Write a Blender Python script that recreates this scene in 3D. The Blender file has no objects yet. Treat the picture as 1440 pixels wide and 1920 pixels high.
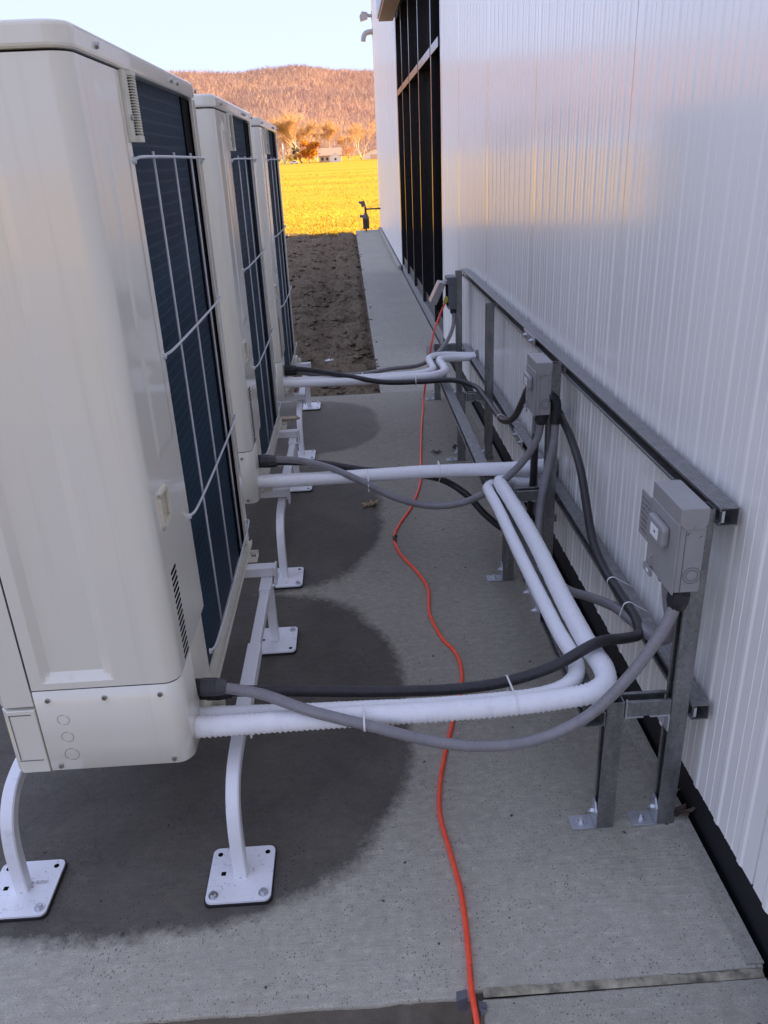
import bpy, bmesh, math, random
import numpy as np
from mathutils import Vector, Matrix, noise

R = math.radians
random.seed(7); np.random.seed(7)
scene = bpy.context.scene
C = scene.collection

# ------------------------------------------------------------------ camera
F_PX, W_PX = 1486.93, 1440.0
yaw, pitch, roll = R(1.4996), R(-23.9502), R(-2.6603)
fw = Vector((math.sin(yaw)*math.cos(pitch), math.cos(yaw)*math.cos(pitch), math.sin(pitch)))
rt = Vector((math.cos(yaw), -math.sin(yaw), 0.0))
up = rt.cross(fw)
r2 = rt*math.cos(roll) + up*math.sin(roll)
u2 = up*math.cos(roll) - rt*math.sin(roll)
cam = bpy.data.cameras.new('camera')
cam.sensor_fit = 'HORIZONTAL'; cam.sensor_width = 36.0
cam.lens = 36.0*F_PX/W_PX
cam.clip_start = 0.05; cam.clip_end = 20000
co = bpy.data.objects.new('camera', cam); C.objects.link(co)
m = Matrix.Identity(4)
for i in range(3):
    m[i][0] = r2[i]; m[i][1] = u2[i]; m[i][2] = -fw[i]
m.translation = Vector((0, 0, 1.56))
co.matrix_world = m
scene.camera = co

# ------------------------------------------------------------------ sky and sun
SUN_EL, SUN_AZ = R(17.0), R(7.0)             # azimuth measured from +x towards +y
wld = bpy.data.worlds.new('World'); scene.world = wld; wld.use_nodes = True
wn = wld.node_tree.nodes; wl = wld.node_tree.links
wn.clear()
sky = wn.new('ShaderNodeTexSky'); sky.sky_type = 'NISHITA'; sky.sun_disc = False
sky.sun_elevation = SUN_EL; sky.sun_rotation = R(90) - SUN_AZ
sky.air_density = 1.0; sky.dust_density = 0.6; sky.ozone_density = 1.5
bg = wn.new('ShaderNodeBackground'); bg.inputs['Strength'].default_value = 0.15
wo = wn.new('ShaderNodeOutputWorld')
veil = wn.new('ShaderNodeMix'); veil.data_type = 'RGBA'; veil.inputs[0].default_value = 0.94   # even pale blue added over most of the sky to lift the shade
veil.inputs[7].default_value = (1.15, 1.285, 1.95, 1)
wl.new(sky.outputs[0], veil.inputs[6]); wl.new(veil.outputs[2], bg.inputs[0]); wl.new(bg.outputs[0], wo.inputs[0])
sl = bpy.data.lights.new('sun', 'SUN'); sl.energy = 5.0; sl.angle = R(0.5); sl.color = (1.0, 0.69, 0.37)
so = bpy.data.objects.new('sun', sl); C.objects.link(so)
sd = Vector((math.cos(SUN_EL)*math.cos(SUN_AZ), math.cos(SUN_EL)*math.sin(SUN_AZ), math.sin(SUN_EL)))
so.rotation_euler = sd.to_track_quat('Z', 'Y').to_euler()
so.location = (30, 5, 12)
vs = scene.view_settings
vs.view_transform = 'Standard'; vs.look = 'None'; vs.gamma = 1.0; vs.use_curve_mapping = False
vs.exposure = 2.2

# ------------------------------------------------------------------ materials
MATS = {}
class NT:
    def __init__(s, name):
        s.m = bpy.data.materials.new(name); s.m.use_nodes = True
        s.n = s.m.node_tree.nodes; s.l = s.m.node_tree.links
        s.b = s.n['Principled BSDF']; MATS[name] = s.m
        s.tc = s.n.new('ShaderNodeTexCoord')
    def new(s, t, **k):
        o = s.n.new(t)
        for a, v in k.items(): setattr(o, a, v)
        return o
    def put(s, sock, v):
        if hasattr(v, 'is_linked') or isinstance(v, bpy.types.NodeSocket): s.l.new(v, sock)
        else: sock.default_value = v
    def vec(s, src='Object', scale=(1, 1, 1)):
        mp = s.new('ShaderNodeMapping'); s.l.new(s.tc.outputs[src], mp.inputs[0])
        mp.inputs['Scale'].default_value = scale
        return mp.outputs[0]
    def pos(s, scale=(1, 1, 1)):
        g = s.new('ShaderNodeNewGeometry'); mp = s.new('ShaderNodeMapping')
        s.l.new(g.outputs['Position'], mp.inputs[0]); mp.inputs['Scale'].default_value = scale
        return mp.outputs[0]
    def noise(s, v, scale, detail=4, rough=.55):
        n = s.new('ShaderNodeTexNoise'); s.l.new(v, n.inputs['Vector'])
        n.inputs['Scale'].default_value = scale; n.inputs['Detail'].default_value = detail
        n.inputs['Roughness'].default_value = rough
        return n.outputs['Fac']
    def ramp(s, f, stops):
        r = s.new('ShaderNodeValToRGB'); s.l.new(f, r.inputs[0])
        e = r.color_ramp.elements
        while len(e) < len(stops): e.new(0.5)
        for i, (p, c) in enumerate(stops):
            e[i].position = p
            e[i].color = (c[0], c[1], c[2], 1) if hasattr(c, '__len__') else (c, c, c, 1)
        return r.outputs[0]
    def mix(s, f, a, b, mode='MIX'):
        x = s.new('ShaderNodeMix', data_type='RGBA', blend_type=mode)
        for sock, v in ((x.inputs[0], f), (x.inputs[6], a), (x.inputs[7], b)):
            if isinstance(v, (tuple, list)) and len(v) == 3: v = (*v, 1)
            s.put(sock, v)
        return x.outputs[2]
    def math(s, op, a, b=0.0, clamp=False):
        x = s.new('ShaderNodeMath', operation=op); x.use_clamp = clamp
        s.put(x.inputs[0], a); s.put(x.inputs[1], b)
        return x.outputs[0]
    def bump(s, h, strength=.3, dist=.01, normal=None):
        b = s.new('ShaderNodeBump'); s.l.new(h, b.inputs['Height'])
        b.inputs['Strength'].default_value = strength; b.inputs['Distance'].default_value = dist
        if normal is not None: s.l.new(normal, b.inputs['Normal'])
        s.l.new(b.outputs[0], s.b.inputs['Normal'])
        return b.outputs[0]
    def set(s, **k):
        for a, v in k.items():
            sock = s.b.inputs[{'col': 'Base Color', 'rough': 'Roughness', 'metal': 'Metallic', 'spec': 'Specular IOR Level',
                               'coat': 'Coat Weight', 'coatr': 'Coat Roughness'}[a]]
            if isinstance(v, (tuple, list)) and len(v) == 3: v = (*v, 1)
            s.put(sock, v)
        return s

def simple(name, col, rough=.5, metal=0.0, var=.08, scale=18, spec=.5, bump=0.0, bscale=200):
    t = NT(name); p = t.vec()
    f = t.noise(p, scale, 5)
    t.set(col=t.ramp(f, [(.3, [c*(1-var) for c in col]), (.7, [min(1, c*(1+var)) for c in col])]), rough=rough, metal=metal, spec=spec)
    if bump: t.bump(t.noise(p, bscale, 2), bump, .002)
    return t.m

# painted sheet metal of the condensers (glossy ivory)
t = NT('ivory_paint'); p = t.vec()
f = t.noise(t.vec(scale=(1, 1, .06)), 7, 3)
streak = t.noise(t.vec(scale=(1, 1, .02)), 55, 3)
col = t.ramp(f, [(.3, (.79, .765, .66)), (.75, (.81, .785, .69))])
col = t.mix(t.ramp(streak, [(.56, 0.0), (.78, .30)]), col, (.60, .55, .44))
t.set(col=col, rough=.20, spec=.55, coat=.5, coatr=.04)
t.bump(t.noise(p, 420, 1), .05, .001)
simple('ivory_plain', (.75, .71, .585), .35)
simple('plastic_light', (.70, .68, .58), .5)
simple('slot_black', (.004, .004, .005), .8, spec=.1)
t = NT('coil_blue'); g = t.vec(scale=(1, 1, 1))
w = t.new('ShaderNodeTexWave', wave_type='BANDS', bands_direction='Z'); t.l.new(g, w.inputs[0]); w.inputs['Scale'].default_value = 62; w.inputs['Distortion'].default_value = .3
w2 = t.new('ShaderNodeTexWave', wave_type='BANDS', bands_direction='Y'); t.l.new(g, w2.inputs[0]); w2.inputs['Scale'].default_value = 190
n1 = t.noise(t.vec(scale=(1, .35, 9)), 2.2, 3)
t.set(col=t.ramp(n1, [(.3, (.006, .024, .048)), (.7, (.014, .048, .086))]), rough=.55, spec=.16)
row = t.new('ShaderNodeTexWave', wave_type='BANDS', bands_direction='Z'); t.l.new(g, row.inputs[0]); row.inputs['Scale'].default_value = 12.4; row.inputs['Distortion'].default_value = .5
base_ = t.b.inputs['Base Color'].links[0].from_socket
fin = t.math('MULTIPLY', t.ramp(row.outputs['Fac'], [(.0, 1.0), (.22, 0.0)]), .7)
t.set(col=t.mix(fin, t.mix(t.math('MULTIPLY', t.noise(t.vec(scale=(1, 1, .3)), 160, 2), .5), base_, (.003, .011, .022)), (.030, .066, .105)))
h = t.math('ADD', t.math('MULTIPLY', w.outputs['Fac'], .6), w2.outputs['Fac'])
t.bump(h, .35, .003)
simple('wire_coat', (.58, .60, .63), .35)
simple('screw_steel', (.42, .42, .42), .35, .9)
simple('bolt_zinc', (.62, .64, .66), .3, .9, bump=.1)
simple('galv_plate', (.50, .52, .55), .38, .75, var=.15)
# galvanised strut: spangle and streaks
t = NT('galvanised'); p = t.vec()
v = t.new('ShaderNodeTexVoronoi'); t.l.new(p, v.inputs['Vector']); v.inputs['Scale'].default_value = 150
s1 = t.noise(t.vec(scale=(1, 1, .2)), 40, 5)
f = t.math('ADD', t.math('MULTIPLY', v.outputs['Color'], .24), t.math('MULTIPLY', s1, .72))
t.set(col=t.ramp(f, [(.25, (.17, .17, .165)), (.5, (.255, .255, .25)), (.75, (.37, .37, .36))]), metal=.75, rough=t.ramp(f, [(.3, .36), (.7, .52)]))
t.bump(s1, .08, .002)
# white tube of the stands, base plates
t = NT('white_powder'); p = t.pos()
d = t.noise(p, 26, 6, .7)
t.set(col=t.ramp(d, [(.30, (.66, .665, .68)), (.42, (.80, .80, .82))]), rough=.38, spec=.5)
t.bump(t.noise(p, 300, 2), .06, .001)
t = NT('plate_white'); p = t.pos()
d = t.noise(p, 34, 7, .75); d2 = t.noise(p, 260, 3, .7)
dirt = t.math('MULTIPLY', t.ramp(d, [(.54, 0.0), (.66, 1.0)]), t.ramp(d2, [(.52, 0.0), (.60, 1.0)]))
t.set(col=t.mix(dirt, (.80, .80, .82), (.10, .095, .085)), rough=.4)
simple('rubber_black', (.012, .012, .013), .6)
# insulation
t = NT('insulation'); p = t.pos(); d = t.noise(p, 60, 5)
g = t.noise(t.vec(scale=(1, 1, 1)), 380, 2)
t.set(col=t.ramp(d, [(.22, (.78, .78, .80)), (.45, (.86, .86, .87)), (.8, (.88, .88, .89))]), rough=.62, spec=.35)
t.bump(t.math('ADD', t.math('MULTIPLY', d, .5), t.math('MULTIPLY', g, .3)), .08, .002)
def conduit_mat(name, a, b, rough, ribs=330):
    t = NT(name)
    u = t.new('ShaderNodeUVMap'); sp = t.new('ShaderNodeSeparateXYZ'); t.l.new(u.outputs[0], sp.inputs[0])
    w = t.math('SINE', t.math('MULTIPLY', sp.outputs[0], ribs*2*math.pi/2))
    d = t.noise(t.pos(), 30, 4)
    t.set(col=t.ramp(d, [(.3, a), (.7, b)]), rough=rough, spec=.5)
    t.bump(w, .22, .0012)
conduit_mat('conduit_grey', (.205, .195, .205), (.25, .24, .25), .34)
conduit_mat('conduit_black', (.018, .016, .018), (.030, .026, .028), .42)
conduit_mat('fitting_black', (.014, .014, .016), (.022, .022, .024), .5)
conduit_mat('fitting_grey', (.045, .045, .05), (.06, .06, .066), .45)
simple('cable_tie', (.78, .76, .72), .45)
simple('box_grey', (.30, .295, .29), .36, 0, var=.06, bump=.12, bscale=700)
simple('box_grey_dark', (.12, .125, .14), .4, 0, var=.06)
simple('sticker_white', (.85, .85, .86), .4, var=.02)
simple('ink', (.03, .03, .04), .5)
simple('ink_red', (.22, .03, .05), .5)
simple('yellow_plug', (.50, .42, .02), .5)
t = NT('cord_orange'); d = t.noise(t.pos(), 55, 4)
t.set(col=t.ramp(d, [(.3, (.90, .055, .018)), (.7, (.98, .10, .035))]), rough=.38)
simple('duct_tape', (.10, .10, .12), .35, bump=.4, bscale=90)
simple('dry_leaf', (.34, .25, .14), .7, var=.35, scale=60)
simple('dark_leaf', (.10, .07, .05), .8, var=.4, scale=60)
simple('litter_white', (.75, .74, .72), .6)
simple('wood_scrap', (.36, .29, .20), .8, var=.3, scale=50)
# building
t = NT('wall_white'); p = t.pos()
big = t.noise(p, .8, 3)
orange = t.noise(t.pos(scale=(1, 1, .7)), 130, 3, .6)
t.set(col=t.ramp(big, [(.3, (.88, .87, .82)), (.7, (.90, .89, .84))]), rough=.22, spec=.55, coat=.42, coatr=.10)
buck = t.noise(t.pos(scale=(1, 1, .45)), 2.6, 3)
t.bump(t.math('ADD', t.math('MULTIPLY', orange, .0022*.06), t.math('MULTIPLY', buck, .0016)), 1.0, 1.0)
simple('base_black', (.006, .006, .008), .75, var=.2)
simple('frame_black', (.010, .010, .012), .22, spec=.6)
t = NT('glass_dark'); t.set(col=(.006, .007, .010), rough=.02, spec=.6)
simple('soffit_tan', (.66, .48, .38), .6)
simple('sill_concrete', (.22, .215, .20), .7, var=.25, scale=30)
simple('roof_white', (.6, .6, .6), .6)
# concrete
def concrete(name, base, stain):
    t = NT(name); p = t.pos()
    big = t.noise(p, 1.7, 6, .6); mid = t.noise(p, 14, 5, .6)
    fine = t.noise(t.pos(scale=(1, .8, 1)), 185, 3, .6)
    broom = t.noise(t.pos(scale=(9, 120, 1)), 1.0, 4, .7)
    col = t.ramp(big, [(.25, [c*.80 for c in base]), (.55, base), (.8, [min(1, c*1.12) for c in base])])
    col = t.mix(t.ramp(mid, [(.3, .5), (.7, 0.0)]), col, [c*.74 for c in base])
    grain = t.noise(t.pos(scale=(.45, 1, 1)), 640, 1, .5)
    col = t.mix(t.ramp(grain, [(.32, .80), (.62, 0.0)]), col, [c*.45 for c in base])
    mott = t.noise(t.pos(scale=(.7, 1, 1)), 52, 3, .65)
    col = t.mix(t.ramp(mott, [(.34, .55), (.56, 0.0)]), col, [c*.55 for c in base])
    col = t.mix(t.ramp(mott, [(.58, 0.0), (.74, .35)]), col, [min(1, c*1.22) for c in base])
    vo = t.new('ShaderNodeTexVoronoi'); t.l.new(t.pos(scale=(1, .75, 1)), vo.inputs['Vector']); vo.inputs['Scale'].default_value = 185
    sv = t.new('ShaderNodeSeparateColor'); t.l.new(vo.outputs['Color'], sv.inputs[0])
    thick = t.math('MULTIPLY', t.ramp(sv.outputs[0], [(.42, 0.0), (1.0, .40)]), t.ramp(t.noise(p, 7, 4), [(.3, .5), (.7, 1.3)]))
    pits = t.math('LESS_THAN', vo.outputs['Distance'], thick)
    col = t.mix(t.math('MULTIPLY', pits, .80), col, [c*.26 for c in base])
    dirt = t.noise(t.pos(scale=(1, .6, 1)), 5.5, 7, .75)
    col = t.mix(t.ramp(dirt, [(.56, 0.0), (.74, .55)]), col, [base[0]*.50, base[1]*.46, base[2]*.42])
    spk = t.math('MULTIPLY', t.ramp(t.noise(p, 60, 2, .5), [(.70, 0.0), (.76, .8)]), t.ramp(t.noise(p, 6, 2), [(.45, 0.0), (.60, 1.0)]))
    col = t.mix(spk, col, [c*.20 for c in base])
    col = t.mix(t.math('MULTIPLY', t.ramp(broom, [(.35, 1.0), (.6, 0.0)]), .36), col, [c*.58 for c in base])
    crk = t.new('ShaderNodeTexVoronoi', feature='DISTANCE_TO_EDGE'); wv = t.new('ShaderNodeVectorMath', operation='ADD')
    nz = t.new('ShaderNodeTexNoise'); t.l.new(p, nz.inputs['Vector']); nz.inputs['Scale'].default_value = 3.0; nz.inputs['Detail'].default_value = 6
    t.l.new(p, wv.inputs[0]); t.l.new(nz.outputs['Color'], wv.inputs[1]); t.l.new(wv.outputs[0], crk.inputs['Vector']); crk.inputs['Scale'].default_value = .55
    col = t.mix(t.math('MULTIPLY', t.ramp(crk.outputs['Distance'], [(.0, 1.0), (.0016, 0.0)]), t.ramp(big, [(.45, 0.0), (.6, .45)])), col, [c*.3 for c in base])
    rough = .82
    if stain:
        sx = t.new('ShaderNodeSeparateXYZ'); t.l.new(p, sx.inputs[0])
        wob = t.math('ADD', t.math('MULTIPLY', t.math('SUBTRACT', t.noise(p, 3.1, 7, .6), .5), .20), t.math('MULTIPLY', t.math('SUBTRACT', t.noise(p, 30, 5, .75), .5), .14))
        best = None
        for cx, cy, a, b, wgt in ((-.62, 2.02, .75, .80, 1.0), (-.62, 3.50, .73, .78, .92), (-.62, 4.95, .78, .62, .62)):
            dx = t.math('DIVIDE', t.math('SUBTRACT', sx.outputs[0], cx), a)
            dy = t.math('DIVIDE', t.math('SUBTRACT', sx.outputs[1], cy), b)
            r = t.math('SQRT', t.math('ADD', t.math('POWER', t.math('ABSOLUTE', dx), 2.6), t.math('POWER', t.math('ABSOLUTE', dy), 2.6)))
            mk = t.math('MULTIPLY', t.ramp(t.math('ADD', r, wob), [(.915, 1.0), (.985, 0.0)]), wgt)
            best = mk if best is None else t.math('MAXIMUM', best, mk)
        back = t.math('MULTIPLY', t.ramp(t.math('DIVIDE', t.math('ADD', sx.outputs[1], t.math('MULTIPLY', t.noise(p, 2.3, 6, .65), 1.2)), 6.0), [(.31, 0.0), (.44, 1.0)]), .85)
        col = t.mix(back, col, t.mix(1.0, col, (.70, .685, .67), 'MULTIPLY'))      # pad darker and browner towards its back
        tone = t.ramp(t.noise(p, 4.5, 5), [(.3, (.20, .192, .19)), (.7, (.33, .318, .31))])
        col = t.mix(best, col, t.mix(1.0, col, tone, 'MULTIPLY'))
        rough = t.math('SUBTRACT', .82, t.math('MULTIPLY', best, .18))
    sz = t.new('ShaderNodeSeparateXYZ'); t.l.new(p, sz.inputs[0])
    edge = t.math('MULTIPLY', t.math('LESS_THAN', t.math('ADD', sz.outputs[2], t.math('MULTIPLY', mid, .006)), -.006), .9)
    col = t.mix(edge, col, t.ramp(mid, [(.3, (.11, .095, .078)), (.7, (.20, .175, .145))]))
    t.set(col=col, rough=rough, spec=.35)
    hh = t.math('ADD', t.math('MULTIPLY', broom, .55), t.math('ADD', t.math('MULTIPLY', mid, .4), t.math('MULTIPLY', pits, -.7)))
    t.bump(t.math('ADD', hh, t.math('MULTIPLY', grain, .3)), .8, .006)
concrete('concrete_pad', (.60, .565, .465), True)
concrete('concrete_walk', (.53, .50, .41), False)
simple('joint_sealant', (.26, .235, .17), .9, var=.75, scale=26, bump=.6, bscale=120)
t = NT('soil'); p = t.pos()
a = t.noise(p, 2.2, 6, .65); b = t.noise(p, 28, 6, .7)
col = t.mix(b, t.ramp(a, [(.3, (.080, .058, .036)), (.7, (.20, .150, .098))]), (.27, .21, .145))
col = t.mix(t.ramp(b, [(.30, .8), (.48, 0.0)]), col, (.028, .021, .016))  # lows of the bump noise painted dark, as shade in the crevices
t.set(col=col, rough=.95, spec=.15); t.bump(t.math('ADD', b, t.noise(p, 110, 5, .7)), .9, .02)
t = NT('field_grass'); p = t.pos(scale=(.35, 1, 1))
a = t.noise(p, .06, 6, .65); b = t.noise(t.pos(scale=(.6, 1, 1)), 1.6, 6, .7); c2 = t.noise(t.pos(scale=(.04, 1, 1)), .07, 3)
col = t.ramp(a, [(.3, (.45, .285, .016)), (.55, (.53, .36, .022)), (.75, (.57, .41, .05))])
col = t.mix(t.ramp(b, [(.35, .35), (.6, 0.0)]), col, (.42, .23, .014))
col = t.mix(t.ramp(c2, [(.45, 0.0), (.62, .6)]), col, (.42, .235, .014))
t.set(col=col, rough=.9, spec=.1); t.bump(t.math('ADD', b, t.noise(t.pos(), 9, 4)), .5, .06)
t = NT('grass_blade'); a = t.noise(t.pos(), 1.3, 4)
t.set(col=t.ramp(a, [(.3, (.46, .28, .018)), (.5, (.54, .35, .03)), (.7, (.60, .42, .08))]), rough=.8, spec=.2)
t = NT('hill_ground'); a = t.noise(t.pos(), .02, 6)
t.set(col=t.ramp(a, [(.3, (.34, .20, .17)), (.7, (.46, .29, .21))]), rough=.95, spec=.1)
t = NT('forest_wood'); a = t.noise(t.pos(), .013, 5, .65)
at = t.new('ShaderNodeAttribute', attribute_name='tone')
f = t.math('ADD', t.math('MULTIPLY', a, .75), t.math('MULTIPLY', at.outputs['Fac'], .45))
t.set(col=t.ramp(f, [(.35, (.33, .235, .225)), (.52, (.46, .335, .285)), (.68, (.56, .41, .32)), (.85, (.63, .48, .35))]), rough=.9, spec=.1)
simple('bark_pale', (.50, .38, .27), .9, var=.25, scale=3)
simple('twig_tan', (.60, .40, .20), .9, var=.3, scale=1)
t = NT('leaf_orange'); a = t.noise(t.pos(), .7, 4)
t.set(col=t.ramp(a, [(.3, (.38, .12, .006)), (.5, (.52, .19, .010)), (.7, (.60, .26, .015))]), rough=.8, spec=.2)
simple('leaf_olive', (.30, .21, .03), .8, var=.3, scale=1)
simple('leaf_dark', (.055, .06, .03), .8, var=.3, scale=1)
simple('twig_red', (.34, .15, .06), .9, var=.3, scale=1)
simple('siding_white', (.78, .76, .72), .7)
simple('house_wall', (.60, .48, .38), .7)
simple('shingle', (.50, .35, .26), .85)
simple('roof_red', (.34, .10, .08), .8)
simple('window_dark', (.05, .05, .06), .2)
simple('pole_white', (.75, .74, .70), .5)
simple('meter_grey', (.10, .10, .11), .5)
simple('pipe_black', (.03, .03, .032), .5)
simple('lamp_grey', (.45, .46, .48), .4)

# ------------------------------------------------------------------ mesh helpers
class MB:
    def __init__(s): s.v = []; s.f = []; s.uv = None
    def add(s, vs, fs):
        k = len(s.v); s.v += [tuple(a) for a in vs]; s.f += [tuple(i+k for i in f) for f in fs]; return s
    def box(s, x0, x1, y0, y1, z0, z1):
        return s.add([(x0,y0,z0),(x1,y0,z0),(x1,y1,z0),(x0,y1,z0),(x0,y0,z1),(x1,y0,z1),(x1,y1,z1),(x0,y1,z1)],
                     [(0,3,2,1),(4,5,6,7),(0,1,5,4),(1,2,6,5),(2,3,7,6),(3,0,4,7)])
    def cyl(s, p0, p1, r0, r1=None, n=12, caps=True):
        r1 = r0 if r1 is None else r1
        p0, p1 = Vector(p0), Vector(p1); d = (p1-p0).normalized()
        a = d.orthogonal().normalized(); b = d.cross(a)
        vs = []
        for p, r in ((p0, r0), (p1, r1)):
            vs += [p + (a*math.cos(2*math.pi*i/n) + b*math.sin(2*math.pi*i/n))*r for i in range(n)]
        fs = [(i, (i+1) % n, n+(i+1) % n, n+i) for i in range(n)]
        if caps: fs += [tuple(range(n))[::-1], tuple(range(n, 2*n))]
        return s.add(vs, fs)
    def prism(s, poly, axis, a0, a1):
        """extrude a closed 2-D polygon along axis ('x','y','z')"""
        n = len(poly)
        def mk(q, a):
            return {'x': (a, q[0], q[1]), 'y': (q[0], a, q[1]), 'z': (q[0], q[1], a)}[axis]
        vs = [mk(q, a0) for q in poly] + [mk(q, a1) for q in poly]
        return s.add(vs, [(i, (i+1) % n, n+(i+1) % n, n+i) for i in range(n)] + [tuple(range(n))[::-1], tuple(range(n, 2*n))])
    def build(s, name, mat, parent=None, org=(0, 0, 0), smooth=False, bevel=0, seg=2):
        me = bpy.data.meshes.new(name)
        o3 = Vector(org)
        me.from_pydata([tuple(Vector(v)-o3) for v in s.v], [], s.f)
        bm = bmesh.new(); bm.from_mesh(me); bmesh.ops.recalc_face_normals(bm, faces=bm.faces); bm.to_mesh(me); bm.free()
        return finish(me, name, mat, parent, smooth, bevel, seg, org if parent is None else None)

def finish(me, name, mat, parent=None, smooth=False, bevel=0, seg=2, loc=None):
    me.materials.append(MATS[mat])
    if smooth: me.shade_smooth()
    o = bpy.data.objects.new(name, me); C.objects.link(o)
    if parent is not None: o.parent = parent
    elif loc is not None: o.location = loc
    if bevel:
        b = o.modifiers.new('bevel', 'BEVEL'); b.width = bevel; b.segments = seg; b.limit_method = 'ANGLE'; b.angle_limit = R(40)
    return o

def thing(name, loc, label, cat, group=None):
    o = bpy.data.objects.new(name, None); C.objects.link(o); o.location = loc
    o.empty_display_size = .1
    return tag(o, label, cat, group)
def tag(o, label, cat, group=None, kind=None):
    o['label'] = label; o['category'] = cat
    if group: o['group'] = group
    if kind: o['kind'] = kind
    return o
def structure(o): o['kind'] = 'structure'; return o
def clone(src, dx=(0, 0, 0), parent=None, over=None):
    """copy a thing with its parts and sub-parts"""
    c = src.copy(); C.objects.link(c)
    if parent is not None: c.parent = parent
    else: c.location = src.location + Vector(dx)
    for ch in src.children: clone(ch, parent=c)
    return c

def spline(P, step):
    P = [Vector(p) for p in P]
    Q = [P[0]*2-P[1]] + P + [P[-1]*2-P[-2]]
    out = []
    for i in range(1, len(Q)-2):
        p0, p1, p2, p3 = Q[i-1], Q[i], Q[i+1], Q[i+2]
        t0 = 0; t1 = t0+max((p1-p0).length, 1e-4)**.5; t2 = t1+max((p2-p1).length, 1e-4)**.5; t3 = t2+max((p3-p2).length, 1e-4)**.5
        n = max(2, int((p2-p1).length/step))
        for k in range(n):
            t = t1+(t2-t1)*k/n
            a1 = p0*((t1-t)/(t1-t0))+p1*((t-t0)/(t1-t0)); a2 = p1*((t2-t)/(t2-t1))+p2*((t-t1)/(t2-t1)); a3 = p2*((t3-t)/(t3-t2))+p3*((t-t2)/(t3-t2))
            b1 = a1*((t2-t)/(t2-t0))+a2*((t-t0)/(t2-t0)); b2 = a2*((t3-t)/(t3-t1))+a3*((t-t1)/(t3-t1))
            out.append(b1*((t2-t)/(t2-t1))+b2*((t-t1)/(t2-t1)))
    out.append(P[-1]); return out

def tube(name, P, r, mat, parent=None, org=(0, 0, 0), n=12, step=.012, rib=0, pitch=.007, lump=0, smoothpath=True, square=False, seed=0):
    pts = spline(P, step) if smoothpath else [Vector(p) for p in P]
    if rib:                                   # resample evenly so the ridges are regular
        L = [0]
        for a, b in zip(pts, pts[1:]): L.append(L[-1]+(b-a).length)
        m_ = int(L[-1]/(pitch/2)); res = []; j = 0
        for k in range(m_+1):
            s_ = L[-1]*k/m_
            while j < len(L)-2 and L[j+1] < s_: j += 1
            f = (s_-L[j])/max(L[j+1]-L[j], 1e-9); res.append(pts[j].lerp(pts[j+1], f))
        pts = res
    me = bpy.data.meshes.new(name); vs = []; fs = []; us = []
    d = (pts[1]-pts[0]).normalized(); a = d.cross(Vector((0, 0, 1)))
    if a.length < .1: a = d.cross(Vector((0, 1, 0)))
    a.normalize(); ln = 0; ls = []
    o3 = Vector(org)
    for i, p in enumerate(pts):
        d = (pts[min(i+1, len(pts)-1)]-pts[max(i-1, 0)]).normalized()
        a = (a-d*a.dot(d)).normalized(); b = d.cross(a)
        if i: ln += (p-pts[i-1]).length
        ls.append(ln)
        rr = r + (rib if i % 2 else -rib)*(1+.8*noise.noise((ln*31, seed, 4)))
        if square:
            k = r; prof = [(-k, -k*.8), (-k*.8, -k), (k*.8, -k), (k, -k*.8), (k, k*.8), (k*.8, k), (-k*.8, k), (-k, k*.8)]
            vs += [p + a*u + b*w - o3 for u, w in prof]
        else:
            for q in range(n):
                t_ = 2*math.pi*q/n; e = rr
                if lump: e += lump*noise.noise((p.x*26+seed, p.y*26, p.z*26+math.cos(t_)*1.3))+lump*.7*noise.noise((ln*90+seed, math.cos(t_)*1.1, math.sin(t_)*1.1))
                vs.append(p + (a*math.cos(t_)+b*math.sin(t_))*e - o3)
    k = 8 if square else n
    for i in range(len(pts)-1):
        for q in range(k):
            fs.append((i*k+q, i*k+(q+1) % k, (i+1)*k+(q+1) % k, (i+1)*k+q))
            us.append(((ls[i], q/k), (ls[i], (q+1)/k), (ls[i+1], (q+1)/k), (ls[i+1], q/k)))
    e0 = len(fs); fs += [tuple(range(k))[::-1], tuple(range((len(pts)-1)*k, len(pts)*k))]
    me.from_pydata([tuple(v) for v in vs], [], fs)
    uv = me.uv_layers.new(name='UVMap'); flat = [c for f in us for c in f] + [(0, 0)]*(2*k)
    uv.data.foreach_set('uv', [x for c in flat for x in c])
    o = finish(me, name, mat, parent, not square, 0, 2, None if parent is not None else org)
    if not square:
        for pl in me.polygons[e0:]: pl.use_smooth = False
    else:
        me.shade_smooth(); me.set_sharp_from_angle(angle=R(28))
    return o

def text_mesh(txt, size, name, mat, parent, xform):
    cu = bpy.data.curves.new(name, 'FONT'); cu.body = txt; cu.size = size; cu.resolution_u = 2
    tmp = bpy.data.objects.new(name+'_tmp', cu); C.objects.link(tmp)
    dg = bpy.context.evaluated_depsgraph_get()
    me = bpy.data.meshes.new_from_object(tmp.evaluated_get(dg))
    bpy.data.objects.remove(tmp); bpy.data.curves.remove(cu)
    me.name = name; me.transform(xform); me.materials.clear()
    return finish(me, name, mat, parent)

def rrect(x0, x1, y0, y1, r, n=6):
    out = []
    for cx, cy, a0 in ((x1-r, y0+r, -90), (x1-r, y1-r, 0), (x0+r, y1-r, 90), (x0+r, y0+r, 180)):
        for i in range(n+1):
            a = R(a0+90*i/n); out.append((cx+r*math.cos(a), cy+r*math.sin(a)))
    return out

def lin(a, b, x): return min(1, max(0, (x-a)/(b-a)))
def sstep(a, b, x):
    t = min(1, max(0, (x-a)/(b-a))); return t*t*(3-2*t)

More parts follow.
